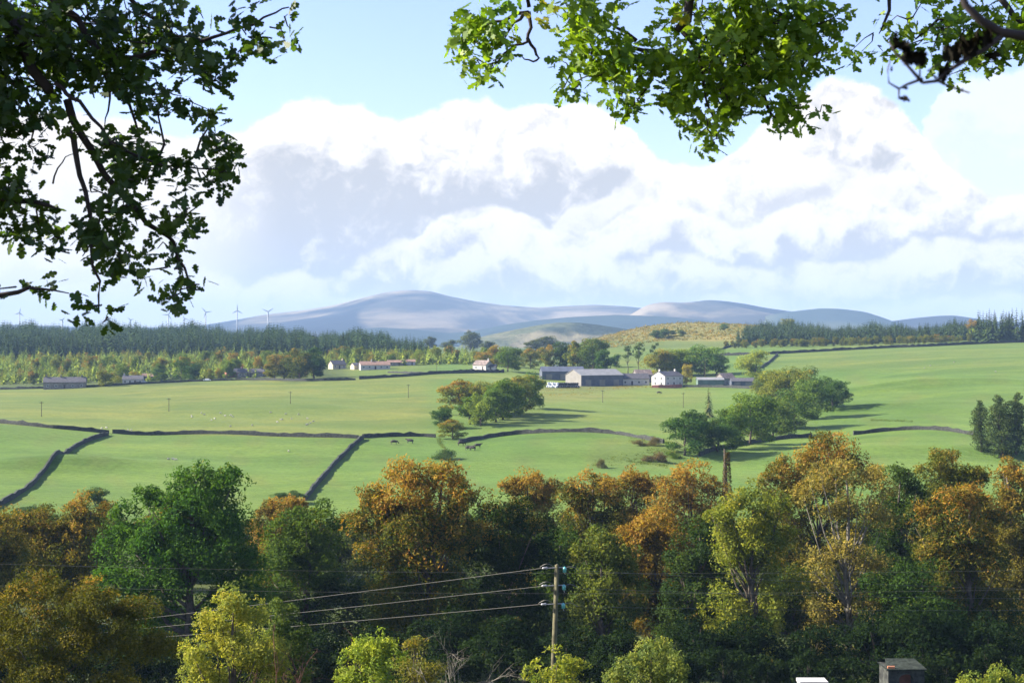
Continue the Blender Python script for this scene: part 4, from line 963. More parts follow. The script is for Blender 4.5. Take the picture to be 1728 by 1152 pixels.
WT = [
 ('beech_tree',185,fill(95,848,85,1000,7)+[(150,865,40),(45,890,40)],(0.10,0.095,0.025),.52,'orange and olive tree at the left edge beside the tall green oak',{}),
 ('oak_tree',150,[(330,812,40),(355,845,46),(300,855,42),(330,870,70),(395,815,36),(250,845,34),(207,868,26),(215,925,55),(270,925,65),(380,900,65),(320,965,75),(205,985,50),(415,960,50),(250,1010,60),(400,1020,60)],(0.046,0.100,0.022),.06,'tall dark green oak with lumpy crown, tallest tree left of centre',dict(dens=1.1,leaf=.19,r0=.6,sub=20)),
 ('beech_tree',205,[(470,862,34),(500,858,24),(445,868,20)],(0.12,0.09,0.03),.85,'small pinkish orange crown behind the tall green oak',{}),
 ('sycamore_tree',165,[(530,880,42),(490,905,45),(565,890,35),(520,950,60),(470,970,45),(560,990,45),(450,1010,60)],(0.060,0.095,0.026),.05,'dull green tree between the green oak and the big orange beech',{}),
 ('beech_tree',150,[(745,815,45),(690,832,60),(640,850,48),(625,890,45),(780,850,45),(700,900,75),(640,945,50),(770,910,60),(700,970,55)],(0.065,0.075,0.020),.72,'big orange and green beech standing above the wires',dict(shoot=.3,r0=.6,dens=1.1,sub=20)),
 ('beech_tree',200,[(890,820,34),(925,835,34),(860,825,26),(905,860,40)],(0.11,0.085,0.02),.80,'orange crown peeping out behind the dark yellow tipped tree',dict(shoot=.3)),
 ('maple_tree',155,[(860,872,45),(825,880,32),(900,895,42),(850,930,60),(905,945,45),(800,930,45),(860,990,60)],(0.022,0.040,0.014),.25,'very dark tree with yellow tipped top in the centre of the wood',dict(dens=1.1)),
 ('beech_tree',185,[(1000,825,36),(965,835,30),(1035,840,30),(990,870,45),(1040,880,35)],(0.075,0.075,0.02),.62,'golden green crown right of the dark yellow tipped tree',dict(shoot=.3)),
 ('beech_tree',210,[(1070,815,32),(1095,830,30),(1040,822,24)],(0.11,0.08,0.02),.9,'bright orange crown top at the back of the wood near centre',dict(shoot=.3)),
 ('beech_tree',195,[(1170,815,42),(1130,830,40),(1205,835,30),(1140,870,50),(1190,870,30)],(0.13,0.09,0.045),.88,'thin pinkish russet crown left of the ivy clad trunk',dict(shoot=.4,dens=.8)),
 ('beech_tree',165,[(1110,890,45),(1070,910,35),(1130,920,40),(1090,950,40)],(0.11,0.08,0.025),.75,'russet orange crown below the pinkish one, above the power lines',dict(shoot=.3)),
 ('sycamore_tree',145,[(1015,920,38),(985,935,28),(1050,940,30),(1020,970,45),(1000,1010,45),(1060,1000,40)],(0.090,0.110,0.038),.10,'grey green rounded tree right behind the top of the wooden pole',{}),
 ('sycamore_tree',170,[(945,920,40),(920,960,40),(960,985,50),(930,1020,50)],(0.040,0.070,0.018),.08,'dark green tree directly left of the pole top',{}),
 ('sycamore_tree',158,[(1180,900,38),(1165,950,45),(1195,985,45),(1150,1010,50)],(0.035,0.060,0.024),.03,'dark blue green tree below the russet crowns',{}),
 ('ash_tree',150,[(1270,850,42),(1230,865,38),(1310,865,36),(1200,870,22),(1260,905,58),(1315,920,40),(1225,940,40),(1280,970,50),(1320,1000,45)],(0.150,0.165,0.045),.15,'pale yellow green tree right of the ivy clad trunk',dict(shoot=.2,dens=.95,r0=.5)),
 ('maple_tree',190,[(1400,765,45),(1370,785,35),(1435,785,36),(1330,800,36),(1460,800,25),(1300,820,26),(1380,830,60),(1320,845,40)],(0.10,0.085,0.020),.68,'orange gold dome rising highest over the wood against the fields',dict(shoot=.1)),
 ('ash_tree',155,[(1385,815,38),(1430,805,36),(1475,815,35),(1355,840,30),(1500,835,28),(1450,860,45),(1490,880,35),(1400,870,30),(1430,935,45),(1390,930,30)],(0.20,0.165,0.085),.16,'pale tan thinly leaved ash with bare grey limbs showing',dict(fullness=False,dens=.62,leaf=.16,bark=PALEBARK,r0=.4,nlimb=18,sub=18,shoot=.3)),
 ('holly_tree',170,[(1520,810,32),(1545,840,35),(1530,880,45),(1500,940,50)],(0.035,0.060,0.018),.05,'dark green tree between the tan ash and the vivid orange maple',{}),
 ('sycamore_tree',185,[(1600,785,34),(1565,795,32),(1635,800,32),(1600,830,45),(1655,815,25)],(0.095,0.100,0.025),.35,'yellow green crown behind the vivid orange maple',{}),
 ('maple_tree',150,[(1600,850,44),(1640,845,36),(1570,880,40),(1625,905,48),(1680,880,30),(1580,940,45),(1650,955,45),(1600,1000,55),(1670,1010,40)],(0.065,0.070,0.020),.62,'vivid orange and green maple near the right edge',dict(shoot=.1,dens=1.05)),
 ('beech_tree',180,[(1700,805,36),(1740,820,45),(1690,850,35),(1760,880,50)],(0.11,0.095,0.03),.55,'yellow orange crown cut by the right edge',{}),
 ('sycamore_tree',145,[(1560,990,55),(1520,1040,50),(1590,1070,60),(1480,1000,40)],(0.035,0.065,0.018),.12,'dark green bushy tree below the tan ash and left of the stone shed roof',{}),
 ('elm_tree',160,[(1330,1000,50),(1290,1040,50),(1350,1070,60),(1420,1040,60),(1390,1000,45)],(0.035,0.055,0.018),.12,'dim olive tree deep in shade behind the right hand wires',dict(dens=.8)),  # shaded elms from here: leaf colours darkened to stand in for shade
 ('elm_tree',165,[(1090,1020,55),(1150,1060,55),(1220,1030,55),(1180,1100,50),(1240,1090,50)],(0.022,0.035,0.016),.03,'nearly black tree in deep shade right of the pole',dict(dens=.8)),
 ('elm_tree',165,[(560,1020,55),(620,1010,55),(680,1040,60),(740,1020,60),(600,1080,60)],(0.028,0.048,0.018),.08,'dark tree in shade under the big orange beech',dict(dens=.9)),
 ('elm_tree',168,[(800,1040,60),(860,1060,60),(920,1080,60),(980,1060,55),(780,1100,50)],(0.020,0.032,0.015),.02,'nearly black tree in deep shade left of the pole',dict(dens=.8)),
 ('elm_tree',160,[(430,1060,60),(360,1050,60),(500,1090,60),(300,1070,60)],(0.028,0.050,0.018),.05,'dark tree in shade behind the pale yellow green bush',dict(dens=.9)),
 ('elm_tree',150,[(1640,1060,60),(1700,1060,60),(1560,1110,50),(1690,1120,50)],(0.032,0.055,0.018),.15,'dim green tree in shade right of the stone shed',dict(dens=.9)),
 ('elm_tree',200,[(180,900,45),(160,950,60),(100,980,60),(30,990,60)],(0.05,0.07,0.022),.25,'mixed green tree at the left behind the brown bush',{}),
 ('beech_tree',170,[(-20,900,60),(20,940,60),(-60,960,70)],(0.09,0.09,0.025),.5,'olive crown cut by the left edge',{}),
 # nearer bushes
 ('hawthorn_bush',78,[(150,1015,60),(60,1010,55),(230,1040,50),(20,1060,60),(110,1070,75),(210,1090,70),(270,1100,45),(0,1120,60),(90,1130,70)],(0.085,0.080,0.022),.34,'big brown olive bush filling the lower left corner',dict(leaf=.075,shoot=.25,r0=.22,cat='bush')),
 ('willow_bush',66,[(395,1030,42),(360,1060,42),(430,1050,40),(340,1105,42),(400,1105,60),(455,1100,42),(440,1140,50),(360,1150,50)],(0.235,0.235,0.085),.14,'tall pale yellow green bush at the lower left of the wires',dict(leaf=.075,shoot=.3,r0=.18,cat='bush')),
 ('elder_bush',80,[(475,1030,24),(500,1060,20),(470,1060,24)],(0.075,0.105,0.045),.0,'small grey green shrub just right of the pale yellow green bush',dict(leaf=.08,r0=.1,cat='bush')),
 ('hazel_bush',64,[(630,1092,36),(600,1115,34),(660,1115,34),(630,1150,48),(590,1150,30)],(0.200,0.240,0.070),.0,'bright lime green rounded bush below the wires',dict(leaf=.075,shoot=.25,r0=.14,cat='bush')),
 ('willow_bush',66,[(705,1095,26),(690,1130,32),(725,1135,30),(700,1085,14)],(0.15,0.14,0.055),.25,'olive twiggy bush touching the right of the lime green bush',dict(leaf=.07,dens=.7,shoot=.3,r0=.12,cat='bush')),
 ('hazel_bush',62,[(940,1120,30),(910,1135,26),(970,1135,28),(940,1160,44)],(0.20,0.215,0.065),.05,'yellow green bush at the foot of the wooden pole',dict(leaf=.08,shoot=.3,r0=.12,cat='bush')),
 ('willow_bush',68,[(1100,1110,36),(1065,1130,30),(1130,1125,30),(1095,1160,48),(1040,1150,26),(1140,1155,24)],(0.150,0.175,0.085),.05,'soft grey green bush at the bottom right of the pole',dict(leaf=.07,shoot=.25,r0=.13,cat='bush')),
 ('elder_bush',70,[(1695,1150,36),(1650,1165,30)],(0.17,0.19,0.06),.1,'yellowish bush top in the lower right corner',dict(leaf=.08,r0=.1,cat='bush')),
]
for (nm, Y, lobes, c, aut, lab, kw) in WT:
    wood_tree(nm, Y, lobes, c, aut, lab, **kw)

for i in range(19):
    px = -60+i*101+rng.uniform(-20, 20); Y = rng.uniform(130, 142); t = rng.uniform(1010, 1070)
    wood_tree('holly_tree', Y, [(px, t+35, 42), (px-40, t+60, 38), (px+42, t+62, 38), (px, t+90, 50)], (0.010, 0.022, 0.008), .0, 'near-black holly added to stand in for the black shade at the foot of the wood', dens=.8, leaf=.17, r0=.25)['group'] = 'hollies standing in for the shade at the foot of the wood'  # near-black trees put in to stand for black shade
for i in range(25):
    px = -40+i*76+rng.uniform(-25, 25); Y = rng.uniform(212, 228); t = rng.uniform(850, 885)
    wood_tree('thorn_tree', Y, [(px, t+30, 32), (px-34, t+42, 30), (px+34, t+42, 30), (px, t+70, 40)], (0.045, 0.060, 0.022), rng.uniform(.1, .5), 'low mixed tree on the far edge of the wood, glimpsed between the taller crowns', dens=1.0, leaf=.2, r0=.25)['group'] = 'low trees on the far edge of the wood'
for i in range(24):
    px = -40+i*78+rng.uniform(-15, 15); Y = rng.uniform(125.5, 128); t = rng.uniform(1085, 1105)
    wood_tree('shade_bush', Y, [(px, t+25, 26), (px-28, t+34, 24), (px+28, t+34, 24)], (0.012, 0.024, 0.009), .0, 'low near-black bush added to stand in for shade along the floor of the wood', dens=.7, leaf=.17, r0=.08, cat='bush')['group'] = 'near-black bushes added on the floor of the wood'  # near-black low row added where only black shade shows
# bare shrubs
def bare_shrub(px, toppy, hwpx, Y, mat, label, n=26, name='bare_shrub'):
    x = (px-864)/F*Y; z = float(H(x, Y)); h = (576-toppy)/F*Y-z; hw = hwpx/F*Y
    r = empty(name, (x, Y, z-.1), 0, label, 'shrub'); mb = MB()
    def grow(p, d, L, rad, lev):
        pts = [p]; q = p.copy(); dd = d.copy()
        for i in range(4):
            dd = unit(dd+rng.normal(size=3)*.16+np.array((0, 0, -.02*lev))); q = q+dd*L/4; pts.append(q.copy())
        mb.tube(pts, [rad*(1-.17*i) for i in range(5)], 4, cap=False)
        if lev < 3:
            for k in range(3 if lev else 3): grow(pts[rng.integers(2, 5)], unit(dd+rng.normal(size=3)*.55), L*.55, rad*.5, lev+1)
    for i in range(n//3):
        a = rng.uniform(0, 6.28); s = rng.uniform(0, .6)
        grow(np.zeros(3), unit(np.array((math.cos(a)*hw*s/h*1.4, math.sin(a)*hw*s/h*1.4, 1))), h*rng.uniform(.5, .72), .045, 0)
    mb.build('branches', mat, r)
bare_shrub(750, 1088, 38, 65, PALEBARK, 'leafless grey twigs arching right of the lime green bush', 24)
bare_shrub(500, 1090, 40, 65, TWIGR, 'reddish bare twiggy shrub right of the pale yellow green bush', 30)
# ivy clad trunk
def ivy_trunk():
    Y = 232; x = (1224-864)/F*Y; z = float(H(x, Y)); top = (576-757)/F*Y-z
    r = empty('ivy_trunk', (x, Y, z), 0, 'broken upright trunk wrapped in brown ivy sticking up from the wood', 'dead tree')
    MB().tube([(0, 0, -.5), (.1, 0, top*.5), (0, 0, top*.85), (-.15, 0, top)], [.5, .4, .3, .12], 9).build('trunk', BARK, r, True)
    n = 1700; zz = top*(1-rng.random(n)**1.2*.55); a = rng.uniform(0, 6.28, n); rr = .25+.75*(1-(zz/top))*1.6+rng.random(n)*.25
    P = np.stack([np.cos(a)*rr+.25, np.sin(a)*rr, zz-.6], 1)
    o = link('ivy', quads_mesh('ivy', leaf_quads(P, unit(rand_dir(n)+(0, 0, .2)), .16), np.stack([rng.random(n), rng.random(n), np.zeros(n)], 1), FOL), r); o.color = (0.075, 0.055, 0.035, .05)
ivy_trunk()

# ------------------------------------------------------------------ power pole and wires
def power_pole():
    Y = 75.0; bx = (931-864)/F*Y; z = float(H(bx, Y)); tx = (940-864)/F*Y; top = (576-953)/F*Y
    r = empty('power_pole', (bx, Y, z), 0, 'tall weathered wooden power pole with green glass insulators', 'utility pole')
    org = np.array((bx, Y, z)); P0 = np.array((bx-.12, Y, z-.6)); P1 = np.array((tx, Y, top))
    at = lambda py: P0+(P1-P0)*(((576-py)/F*Y-P0[2])/(P1[2]-P0[2]))
    MB().tube([P0-org, (P0+P1)/2-org, P1-org], [.17, .14, .115], 14).build('post', WPOLE, r, True)
    MB().tube([P1-org+(0, 0, -.02), P1-org+(0, 0, .05)], [.125, .04], 12).build('cap', WPOLE, r, True)
    for k, py in enumerate((957, 987, 1018)):
        c = at(py)-org
        # through-bolt and strain bracket on the left, glass insulator on a swan-neck to the right
        MB().tube([c+(-.5, -.05, -.02), c+(.45, -.05, .02)], .022, 6).build('bracket', STEEL, r)
        MB().tube([c+(.30, -.05, .0), c+(.40, -.05, -.28), c+(.43, -.05, -.36)], .02, 6).build('bracket', STEEL, r)
        g = MB(); b_ = c+np.array((.40, -.05, -.12))
        g.tube([b_+(0, 0, -.14), b_+(0, 0, -.10), b_+(0, 0, -.02), b_+(0, 0, .03), b_+(0, 0, .10), b_+(0, 0, .15), b_+(0, 0, .18)], [.04, .11, .085, .115, .095, .06, .02], 12)
        g.build('insulator', GLASSI, r, True)
        g = MB(); b2 = c+np.array((-.62, -.05, -.02)); g.tube([b2+(-.16, 0, -.02), b2+(-.1, 0, -.01), b2+(0, 0, 0), b2+(.08, 0, 0), b2+(.14, 0, 0)], [.03, .08, .05, .08, .03], 10); g.build('insulator', STEEL, r, True)
        g = MB(); pts = []
        for t in np.linspace(0, 1, 9): pts.append(c+np.array((-.9+.75*t, -.2*math.sin(math.pi*t), .02+.20*math.sin(math.pi*t))))
        g.tube(pts, .014, 5); pts = []
        for t in np.linspace(0, 1, 9): pts.append(c+np.array((.5+.65*t, -.05, .02+.10*math.sin(math.pi*t)-.16*t)))
        g.tube(pts, .018, 5); g.build('jumper', WIRE, r)
    return at
at_pole = power_pole()
def wire(a, b_, sag, rad, label, name='power_line'):
    a = np.array(a, float); b_ = np.array(b_, float); t = np.linspace(0, 1, 41)
    pts = a+(b_-a)*t[:, None]; pts[:, 2] -= sag*4*t*(1-t)
    return tag(MB().tube(pts, rad, 5).build(name, WIRE), label, 'power line')
for k, (py, py0, lab) in enumerate([(962, 1081, 'top left-hand wire strung down from the pole head'), (991, 1091, 'middle left-hand wire strung from the pole'), (1021, 1101, 'bottom left-hand wire strung from the pole')]):
    c = at_pole(957+k*30.5)
    wire(c+np.array((-.75, -.05, -.02)), AT(-90, py0, 112), .12, .010, lab)
for k, (py, py1, lab) in enumerate([(962, 997, 'top right-hand wire leading away from the pole'), (992, 1010, 'middle right-hand wire leading away from the pole'), (1021, 1027, 'bottom right-hand wire leading away from the pole')]):
    c = at_pole(957+k*30.5)
    wire(c+np.array((1.1, -.05, -.14)), AT(1900, py1, 92), .15, .007, lab)
for k, (y0, y1, lab) in enumerate([(948, 960, 'upper faint wire crossing the dark wood behind the pole'), (985, 992, 'middle faint wire crossing the dark wood behind the pole')]):
    wire(AT(-100, y0, 118), AT(1830, y1, 118), .6, .007, lab)
# carrying poles of those lines, outside the frame
for (px, py, Y, wd, lab) in [(-90,1078,112,1.3,'wooden pole outside the left edge carrying the strung wires'),(1900,1000,92,1,'wooden pole outside the right edge carrying the lines'),(-100,945,118,1,'wooden pole outside the left edge carrying the faint lines'),(1830,955,118,1,'wooden pole outside the right edge carrying the faint lines')]:
    q = AT(px, py, Y); z = float(H(q[0], Y)); r = empty('utility_pole', (q[0], Y+.2, z), 0, lab, 'utility pole')
    MB().tube([(0, 0, -.5), (0, 0, q[2]-z+.1)], [.2, .15], 10).build('post', WPOLE, r, True)

# ------------------------------------------------------------------ stone shed and white cabin at the bottom
def stone_shed():
    Y = 122; m = Y/F; x0, x1 = (1499-864)*m, (1560-864)*m; ztop = (576-1129)*m; W = x1-x0; zr = (576-1112)*(Y+2.25)/F; bx = (x0+x1)/2
    z = ztop-2.6; dp = 3.0
    r = empty('stone_shed', (bx, Y, z), 0, 'little stone shed with shade toned slate roof and arched opening under the wood', 'shed')
    h = 2.6; a = W/2; aw = .62
    mb = MB(); mb.box((-a, 0, -14), (-aw, dp, h)); mb.box((aw, 0, -14), (a, dp, h)); mb.box((-aw, .9, -14), (aw, dp, h))
    n = 10; arch = [(math.cos(math.pi*i/n)*aw, 1.75+math.sin(math.pi*i/n)*.45) for i in range(n+1)]
    for i in range(n):
        (xa, za), (xb, zb) = arch[i], arch[i+1]
        mb.add([(xa, 0.002, za), (xb, 0.002, zb), (xb, 0.002, h-.002), (xa, 0.002, h-.002), (xa, .895, za), (xb, .895, zb)], [(0, 3, 2, 1), (0, 1, 5, 4)])
    mb.box((-aw, 0.003, -14), (aw, .89, .75))
    mb.build('walls', STONE, r)  # dark stone chosen to stand in for the wood's shade
    rh = zr-ztop; ov = .18
    MB().add([(-a-ov, -ov, h-.05), (a+ov, -ov, h-.05), (a-.25, dp*.75, h+rh), (-a+.3, dp*.75, h+rh), (-a-ov, -ov, h+.06), (a+ov, -ov, h+.06), (a-.25, dp*.75, h+rh+.1), (-a+.3, dp*.75, h+rh+.1), (-a-ov, dp+ov, h-.02), (a+ov, dp+ov, h-.02)],
        [(0, 4, 5, 1), (4, 7, 6, 5), (0, 3, 7, 4), (1, 5, 6, 2), (7, 8, 9, 6), (0, 1, 9, 8)]).build('roof', simple('shade toned slate', (0.030, 0.036, 0.028), 0.95, 0.6, 3, bump=0.8, spec=0.1), r)  # roof colour darkened in place of shade from the trees
    MB().box((-a-.05, -.04, h+.1), (-a+.55, .16, h+.28)).build('clay_tile', simple('clay tile', (.5, .2, .1), .8), r)
    MB().box((-aw+.02, .86, .75), (aw-.02, .895, 2.2)).build('dark_door', BRICK_R, r)
stone_shed()
def cabin():
    Y = 118; m = Y/F; x0, x1 = (1350-864)*m, (1398-864)*m; zt = (576-1150)*m; bx = (x0+x1)/2; a = (x1-x0)/2; z = float(H(bx, Y)); h = zt-z
    r = empty('white_cabin', (bx, Y, z), 0, 'white flat topped cabin roof at the bottom edge left of the stone shed', 'cabin')
    MB().box((-a+.05, .05, -.5), (a-.05, 1.55, h-.25)).build('walls', CLAD, r)
    MB().box((-a, 0, h-.25), (a, 1.6, h)).build('roof', WHITE, r)
    MB().box((-.4, .0, h-2.6), (.4, .048, h-.6)).build('door', DOORM, r)
cabin()

# ------------------------------------------------------------------ overhanging oaks
_oh = [(.05,-.86),(.17,-.74),(.29,-.62),(.25,-.46),(.15,-.38),(.34,-.32),(.48,-.17),(.44,.0),(.24,.08),(.44,.17),(.60,.34),(.54,.54),(.30,.56),(.36,.74),(.20,.93)]
OAK = np.array([(0,-1.12)]+_oh+[(0,1.02)]+[(-x*.95, y+.05) for x, y in _oh[::-1]])
def oak(name, Y, trunk, branches, clusters, c, label, leafm, dens, r_tr=.32, extra=None, upY=0.0, aut0=0.0, leafsz=.045, barkm=DARKBARK, hue=None):
    """branches / clusters are lists in photograph pixels at about distance Y"""
    bx = (trunk[0]-864)/F*Y; bz = float(H(bx, Y)); org = np.array((bx, Y, bz))
    root = empty(name, tuple(org), 0, label, 'oak tree' if 'oak' in name else 'tree')
    mb = MB(); ztop = (576-trunk[1])/F*Y
    tp = [np.array((bx, Y, bz-.4)), np.array((bx+.05, Y, (bz+ztop)/2)), np.array((bx, Y, ztop))]
    MB().tube([p-org for p in tp], [r_tr*1.25, r_tr, r_tr*.7], 14).build('trunk', BARK, root, True)
    for br in branches:
        r0, r1 = br[0]; q = br[1:]; pts = []
        yo = rng.uniform(-.3, .3)
        for i, p in enumerate(q):
            dz = p[2] if len(p) > 2 else yo
            pts.append(AT(p[0], p[1], Y)+np.array((0, dz, 0)))
        # smooth with small kinks
        P = [pts[0]]
        for a, b_ in zip(pts[:-1], pts[1:]):
            P.append((a+b_)/2+rng.normal(size=3)*.018*np.linalg.norm(b_-a)/.3); P.append(b_)
        P = np.array(P); n = len(P); mb.tube(P-org, list(np.linspace(r0, r1, n)), 7)
    V = []; D = []; tw = mb
    for cl in clusters:
        cx, cy, rx, ry = cl[:4]; yel = cl[4] if len(cl) > 4 else 0.0
        n = max(4, int(rx*ry*dens/11)); c0 = AT(cx, cy, Y)
        s = Y/F; k = max(2, int(n/12))
        cent = c0+np.stack([rng.uniform(-1, 1, k)*rx*s*.85, rng.uniform(-.45, .45, k), rng.uniform(-1, 1, k)*ry*s*.85], 1)
        mask = ((cent-c0)[:, 0]/(rx*s))**2+((cent-c0)[:, 2]/(ry*s))**2 < 1.05; cent = cent[mask] if mask.any() else cent[:1]
        for ce in cent:
            m_ = max(5, int(n/k)+1); base = ce+rng.normal(size=3)*.02
            dirs = unit(rng.normal(size=(m_, 3))+np.array((0, 0, -.35))); P = base+dirs*rng.uniform(.035, .13, m_)[:, None]
            # leaf blade: long axis along dir, normal roughly random/up
            nn = unit(rng.normal(size=(m_, 3))*.8+np.array((0, -.25, .6))); ax = unit(dirs-nn*(dirs*nn).sum(1, keepdims=True)); sd_ = np.cross(nn, ax)
            sz = leafsz*rng.uniform(.7, 1.2, m_); L = np.empty((m_, len(OAK), 3))
            for i, (x, y) in enumerate(OAK): L[:, i] = P+sz[:, None]*(sd_*x+ax*y)-nn*(sz*(.22*abs(x)+.10*y*y))[:, None]
            V.append(L-org); D.append(np.stack([rng.random(m_), np.full(m_, rng.random()), np.clip(rng.random(m_)*.3+yel, 0, 1)], 1))
            o_ = c0+(ce-c0)*rng.uniform(0, .35); tw.tube([o_-org, (o_+base)/2-org+rng.normal(size=3)*.015, base-org], [.0055, .004, .0025], 4, cap=False)
    mb.build('branches', barkm, root, True)
    lf = link('leaves', quads_mesh('leaves', np.concatenate(V), np.concatenate(D), leafm, len(OAK)), root); lf.color = (*c, aut0)
    return root
LB = [[(.12,.026),(-1150,-260,0),(-600,-170,0),(-250,-80,0),(-60,-20,0),(40,60,0),(97,160)],[(.026,.005),(97,160),(121,219),(160,287),(214,345),(262,389),(281,405),(300,450),(308,490)],
 [(.014,.004),(110,150),(129,168),(151,180),(172,209),(200,247),(232,264),(291,287),(345,291),(380,292)],[(.024,.004),(-60,-40,0),(70,-20,0),(130,30),(168,88),(195,96),(240,95),(301,85),(340,70),(384,56),(430,42),(466,22),(488,13)],
 [(.02,.005),(125,225),(138,255),(146,301),(160,350),(165,418),(180,476),(178,530)],[(.05,.004),(-1150,60,0),(-600,170,0),(-150,300,0),(-20,335),(50,345),(100,352),(115,358)],[(.03,.003),(-1150,330,0),(-600,420,0),(-60,500),(0,490),(40,484),(90,492)],
 [(.006,.002),(92,311),(100,285),(113,266),(135,260)],[(.016,.004),(168,88),(185,146),(209,194),(222,240)],[(.008,.003),(150,0),(165,25),(175,35)],[(.018,.005),(60,-60,0),(200,-20),(250,20),(290,60),(330,115),(375,145)],
 [(.018,.004),(-60,60,0),(20,140),(50,190),(45,240)],[(.012,.003),(210,340),(160,355),(150,400),(128,430)],[(.010,.003),(240,300),(262,235),(250,180),(270,140)],[(.010,.003),(291,287),(330,262),(352,215),(350,190)],[(.010,.003),(262,389),(300,365),(330,340)],
 [(-480,-200,0)][:0] or [(.008,.003),(181,150),(178,185),(172,210)]]
LC = [(60,60,70,60),(150,40,60,45),(120,110,60,40),(35,150,35,45),(230,30,55,30),(290,60,50,38),(330,112,42,32),(260,75,40,28),(362,138,22,12),(220,130,35,28),(270,150,30,32),(315,165,22,20),(170,125,48,36),
 (58,200,42,26),(48,245,18,20),(190,235,42,22),(150,240,26,26),(228,262,36,22),(258,215,20,18),(350,215,24,28),(366,252,22,26),(388,290,20,20),(340,290,30,14),(300,290,26,14),(200,290,46,22),(150,312,18,18),(245,312,26,18),(212,340,32,24),
 (322,350,25,20),(288,365,32,14),(35,318,30,28),(60,350,44,32),(22,385,18,28),(92,400,10,6),(165,362,36,20),(150,400,32,28),(205,420,32,28),(128,428,18,16),(285,410,28,16),(290,450,18,22),(305,495,22,14),(328,480,12,10),(185,470,15,20),(174,515,18,14,.3),(180,535,10,8),
 (40,485,38,12),(418,62,32,24),(402,88,18,14),(450,40,26,12),(480,28,7,7),(395,45,12,8),(320,10,20,8),(20,60,40,60),(60,10,60,20),(200,80,40,30),(-30,180,50,180),(-40,360,40,70),(-150,100,90,120),(-300,60,120,110),(-260,300,80,70),(-480,0,140,100),(80,-70,120,45),(320,-80,120,45),(-500,170,100,60)]
oak('oak_tree', 8.2, (-1150,-1100), LB, LC, (0.036,0.066,0.022), 'dark oak boughs hanging down over the whole upper left corner', OAKL, .74, aut0=.10)  # leaf colour darkened: stands in for boughs seen from their shaded side
RBm = [[(.14,.05),(2950,-420,0),(2300,-190,0),(1800,-100,0),(1500,-95,0),(1250,-90,0)],[(.045,.022),(1250,-90,0),(1165,-10),(1152,50),(1135,66)],[(.05,.015),(1250,-90,0),(1050,-90,0),(900,-60,0),(893,8)],
 [(.02,.005),(1135,66),(1110,72),(1075,66),(1040,80),(1010,78),(985,68)],[(.022,.005),(1110,72),(1106,100),(1095,140),(1080,160)],[(.015,.004),(1148,62),(1170,90),(1180,130),(1185,165),(1200,205),(1205,240)],
 [(.014,.004),(893,8),(897,35),(890,60),(870,65),(850,80),(838,95),(800,100)],[(.012,.003),(890,60),(903,80),(910,95),(900,101),(885,97),(877,90)],[(.014,.004),(884,20),(867,35),(852,62)],[(.015,.004),(893,15),(850,30),(800,38),(780,50)],
 [(.04,.005),(1500,-95,0),(1270,-20),(1262,50),(1285,80),(1290,120),(1300,150),(1315,185),(1345,195)],[(.02,.004),(1302,15),(1290,50),(1272,80),(1265,108)],[(.012,.003),(1300,20),(1340,40),(1380,45),(1410,30)],
 [(.016,.004),(1075,66),(1055,50),(1030,35),(960,20)],[(.012,.003),(1106,100),(1060,105),(1010,130),(970,140)],[(.02,.003),(1500,-95,0),(1495,0),(1486,45),(1478,62)],[(.03,.008),(1800,-100,0),(1640,-40),(1665,15),(1690,50),(1728,62),(1790,60)],
 [(.014,.004),(1665,15),(1600,20),(1560,55),(1545,30)],[(.014,.004),(1690,50),(1650,80),(1600,100)],[(.01,.003),(1262,50),(1215,90),(1210,150),(1225,190)],[(.01,.003),(1300,150),(1350,120),(1390,82)],[(.012,.003),(1345,60),(1290,60),(1262,50)]]
RC = [(790,32,22,22),(795,62,24,18),(822,50,26,20),(783,88,17,10,.35),(805,102,22,13),(830,106,17,10,.5),(836,72,17,24,.65),(906,22,15,14,1.0),(850,18,22,10),(960,18,42,12),(1000,30,32,18),(1032,25,18,12),(985,45,16,8),(990,62,26,14),(1000,82,28,18),(962,97,22,12),(962,120,17,12),(976,141,16,11),
 (1012,107,28,17),(1042,76,26,18),(1045,112,32,22),(1050,152,26,15,.3),(1085,130,28,22),(1075,165,22,12),(1110,48,12,12),(1090,96,26,20),(1122,120,27,22),(1132,166,26,18,.45),(1150,108,32,26),(1156,150,36,24,.35),(1182,187,22,16),(1190,60,36,30),(1200,100,36,36),(1215,150,36,28),(1192,216,17,18),(1205,242,11,14,.2),(1226,190,20,20),
 (1240,60,48,42),(1260,110,46,38),(1250,155,36,26,.35),(1268,182,22,12),(1300,40,48,32),(1312,90,36,30),(1292,140,32,18),(1348,60,36,22),(1382,40,32,22),(1405,25,16,18),(1397,80,22,12,.25),(1360,95,32,17),(1350,122,20,12),(1332,170,26,16),(1355,176,22,12),(1332,206,16,9),(1376,186,12,9),(1320,150,18,12),(1180,28,48,22),(1148,40,14,12,.85),(1240,15,60,16),(1350,12,60,12),
 (1475,55,14,16),(1488,76,11,11,.4),(1540,30,24,14),(1590,45,38,26),(1560,66,18,13),(1640,40,38,24),(1682,50,28,28),(1640,82,46,20),(1590,100,13,16),(1650,110,30,12),(1692,82,14,14),(1790,40,70,60),(900,-70,90,35),(1200,-80,140,45),(1500,-80,150,45),(1850,-50,120,70),(2050,-120,150,90),(2350,-150,180,110)]
oak('oak_tree', 9.4, (2950,-1100), RBm, RC, (0.125,0.195,0.030), 'green oak boughs with a few orange leaves hanging along the top right', OAKL, 1.3, aut0=.22)  # leaf colour brightened to stand in for stronger sunlight
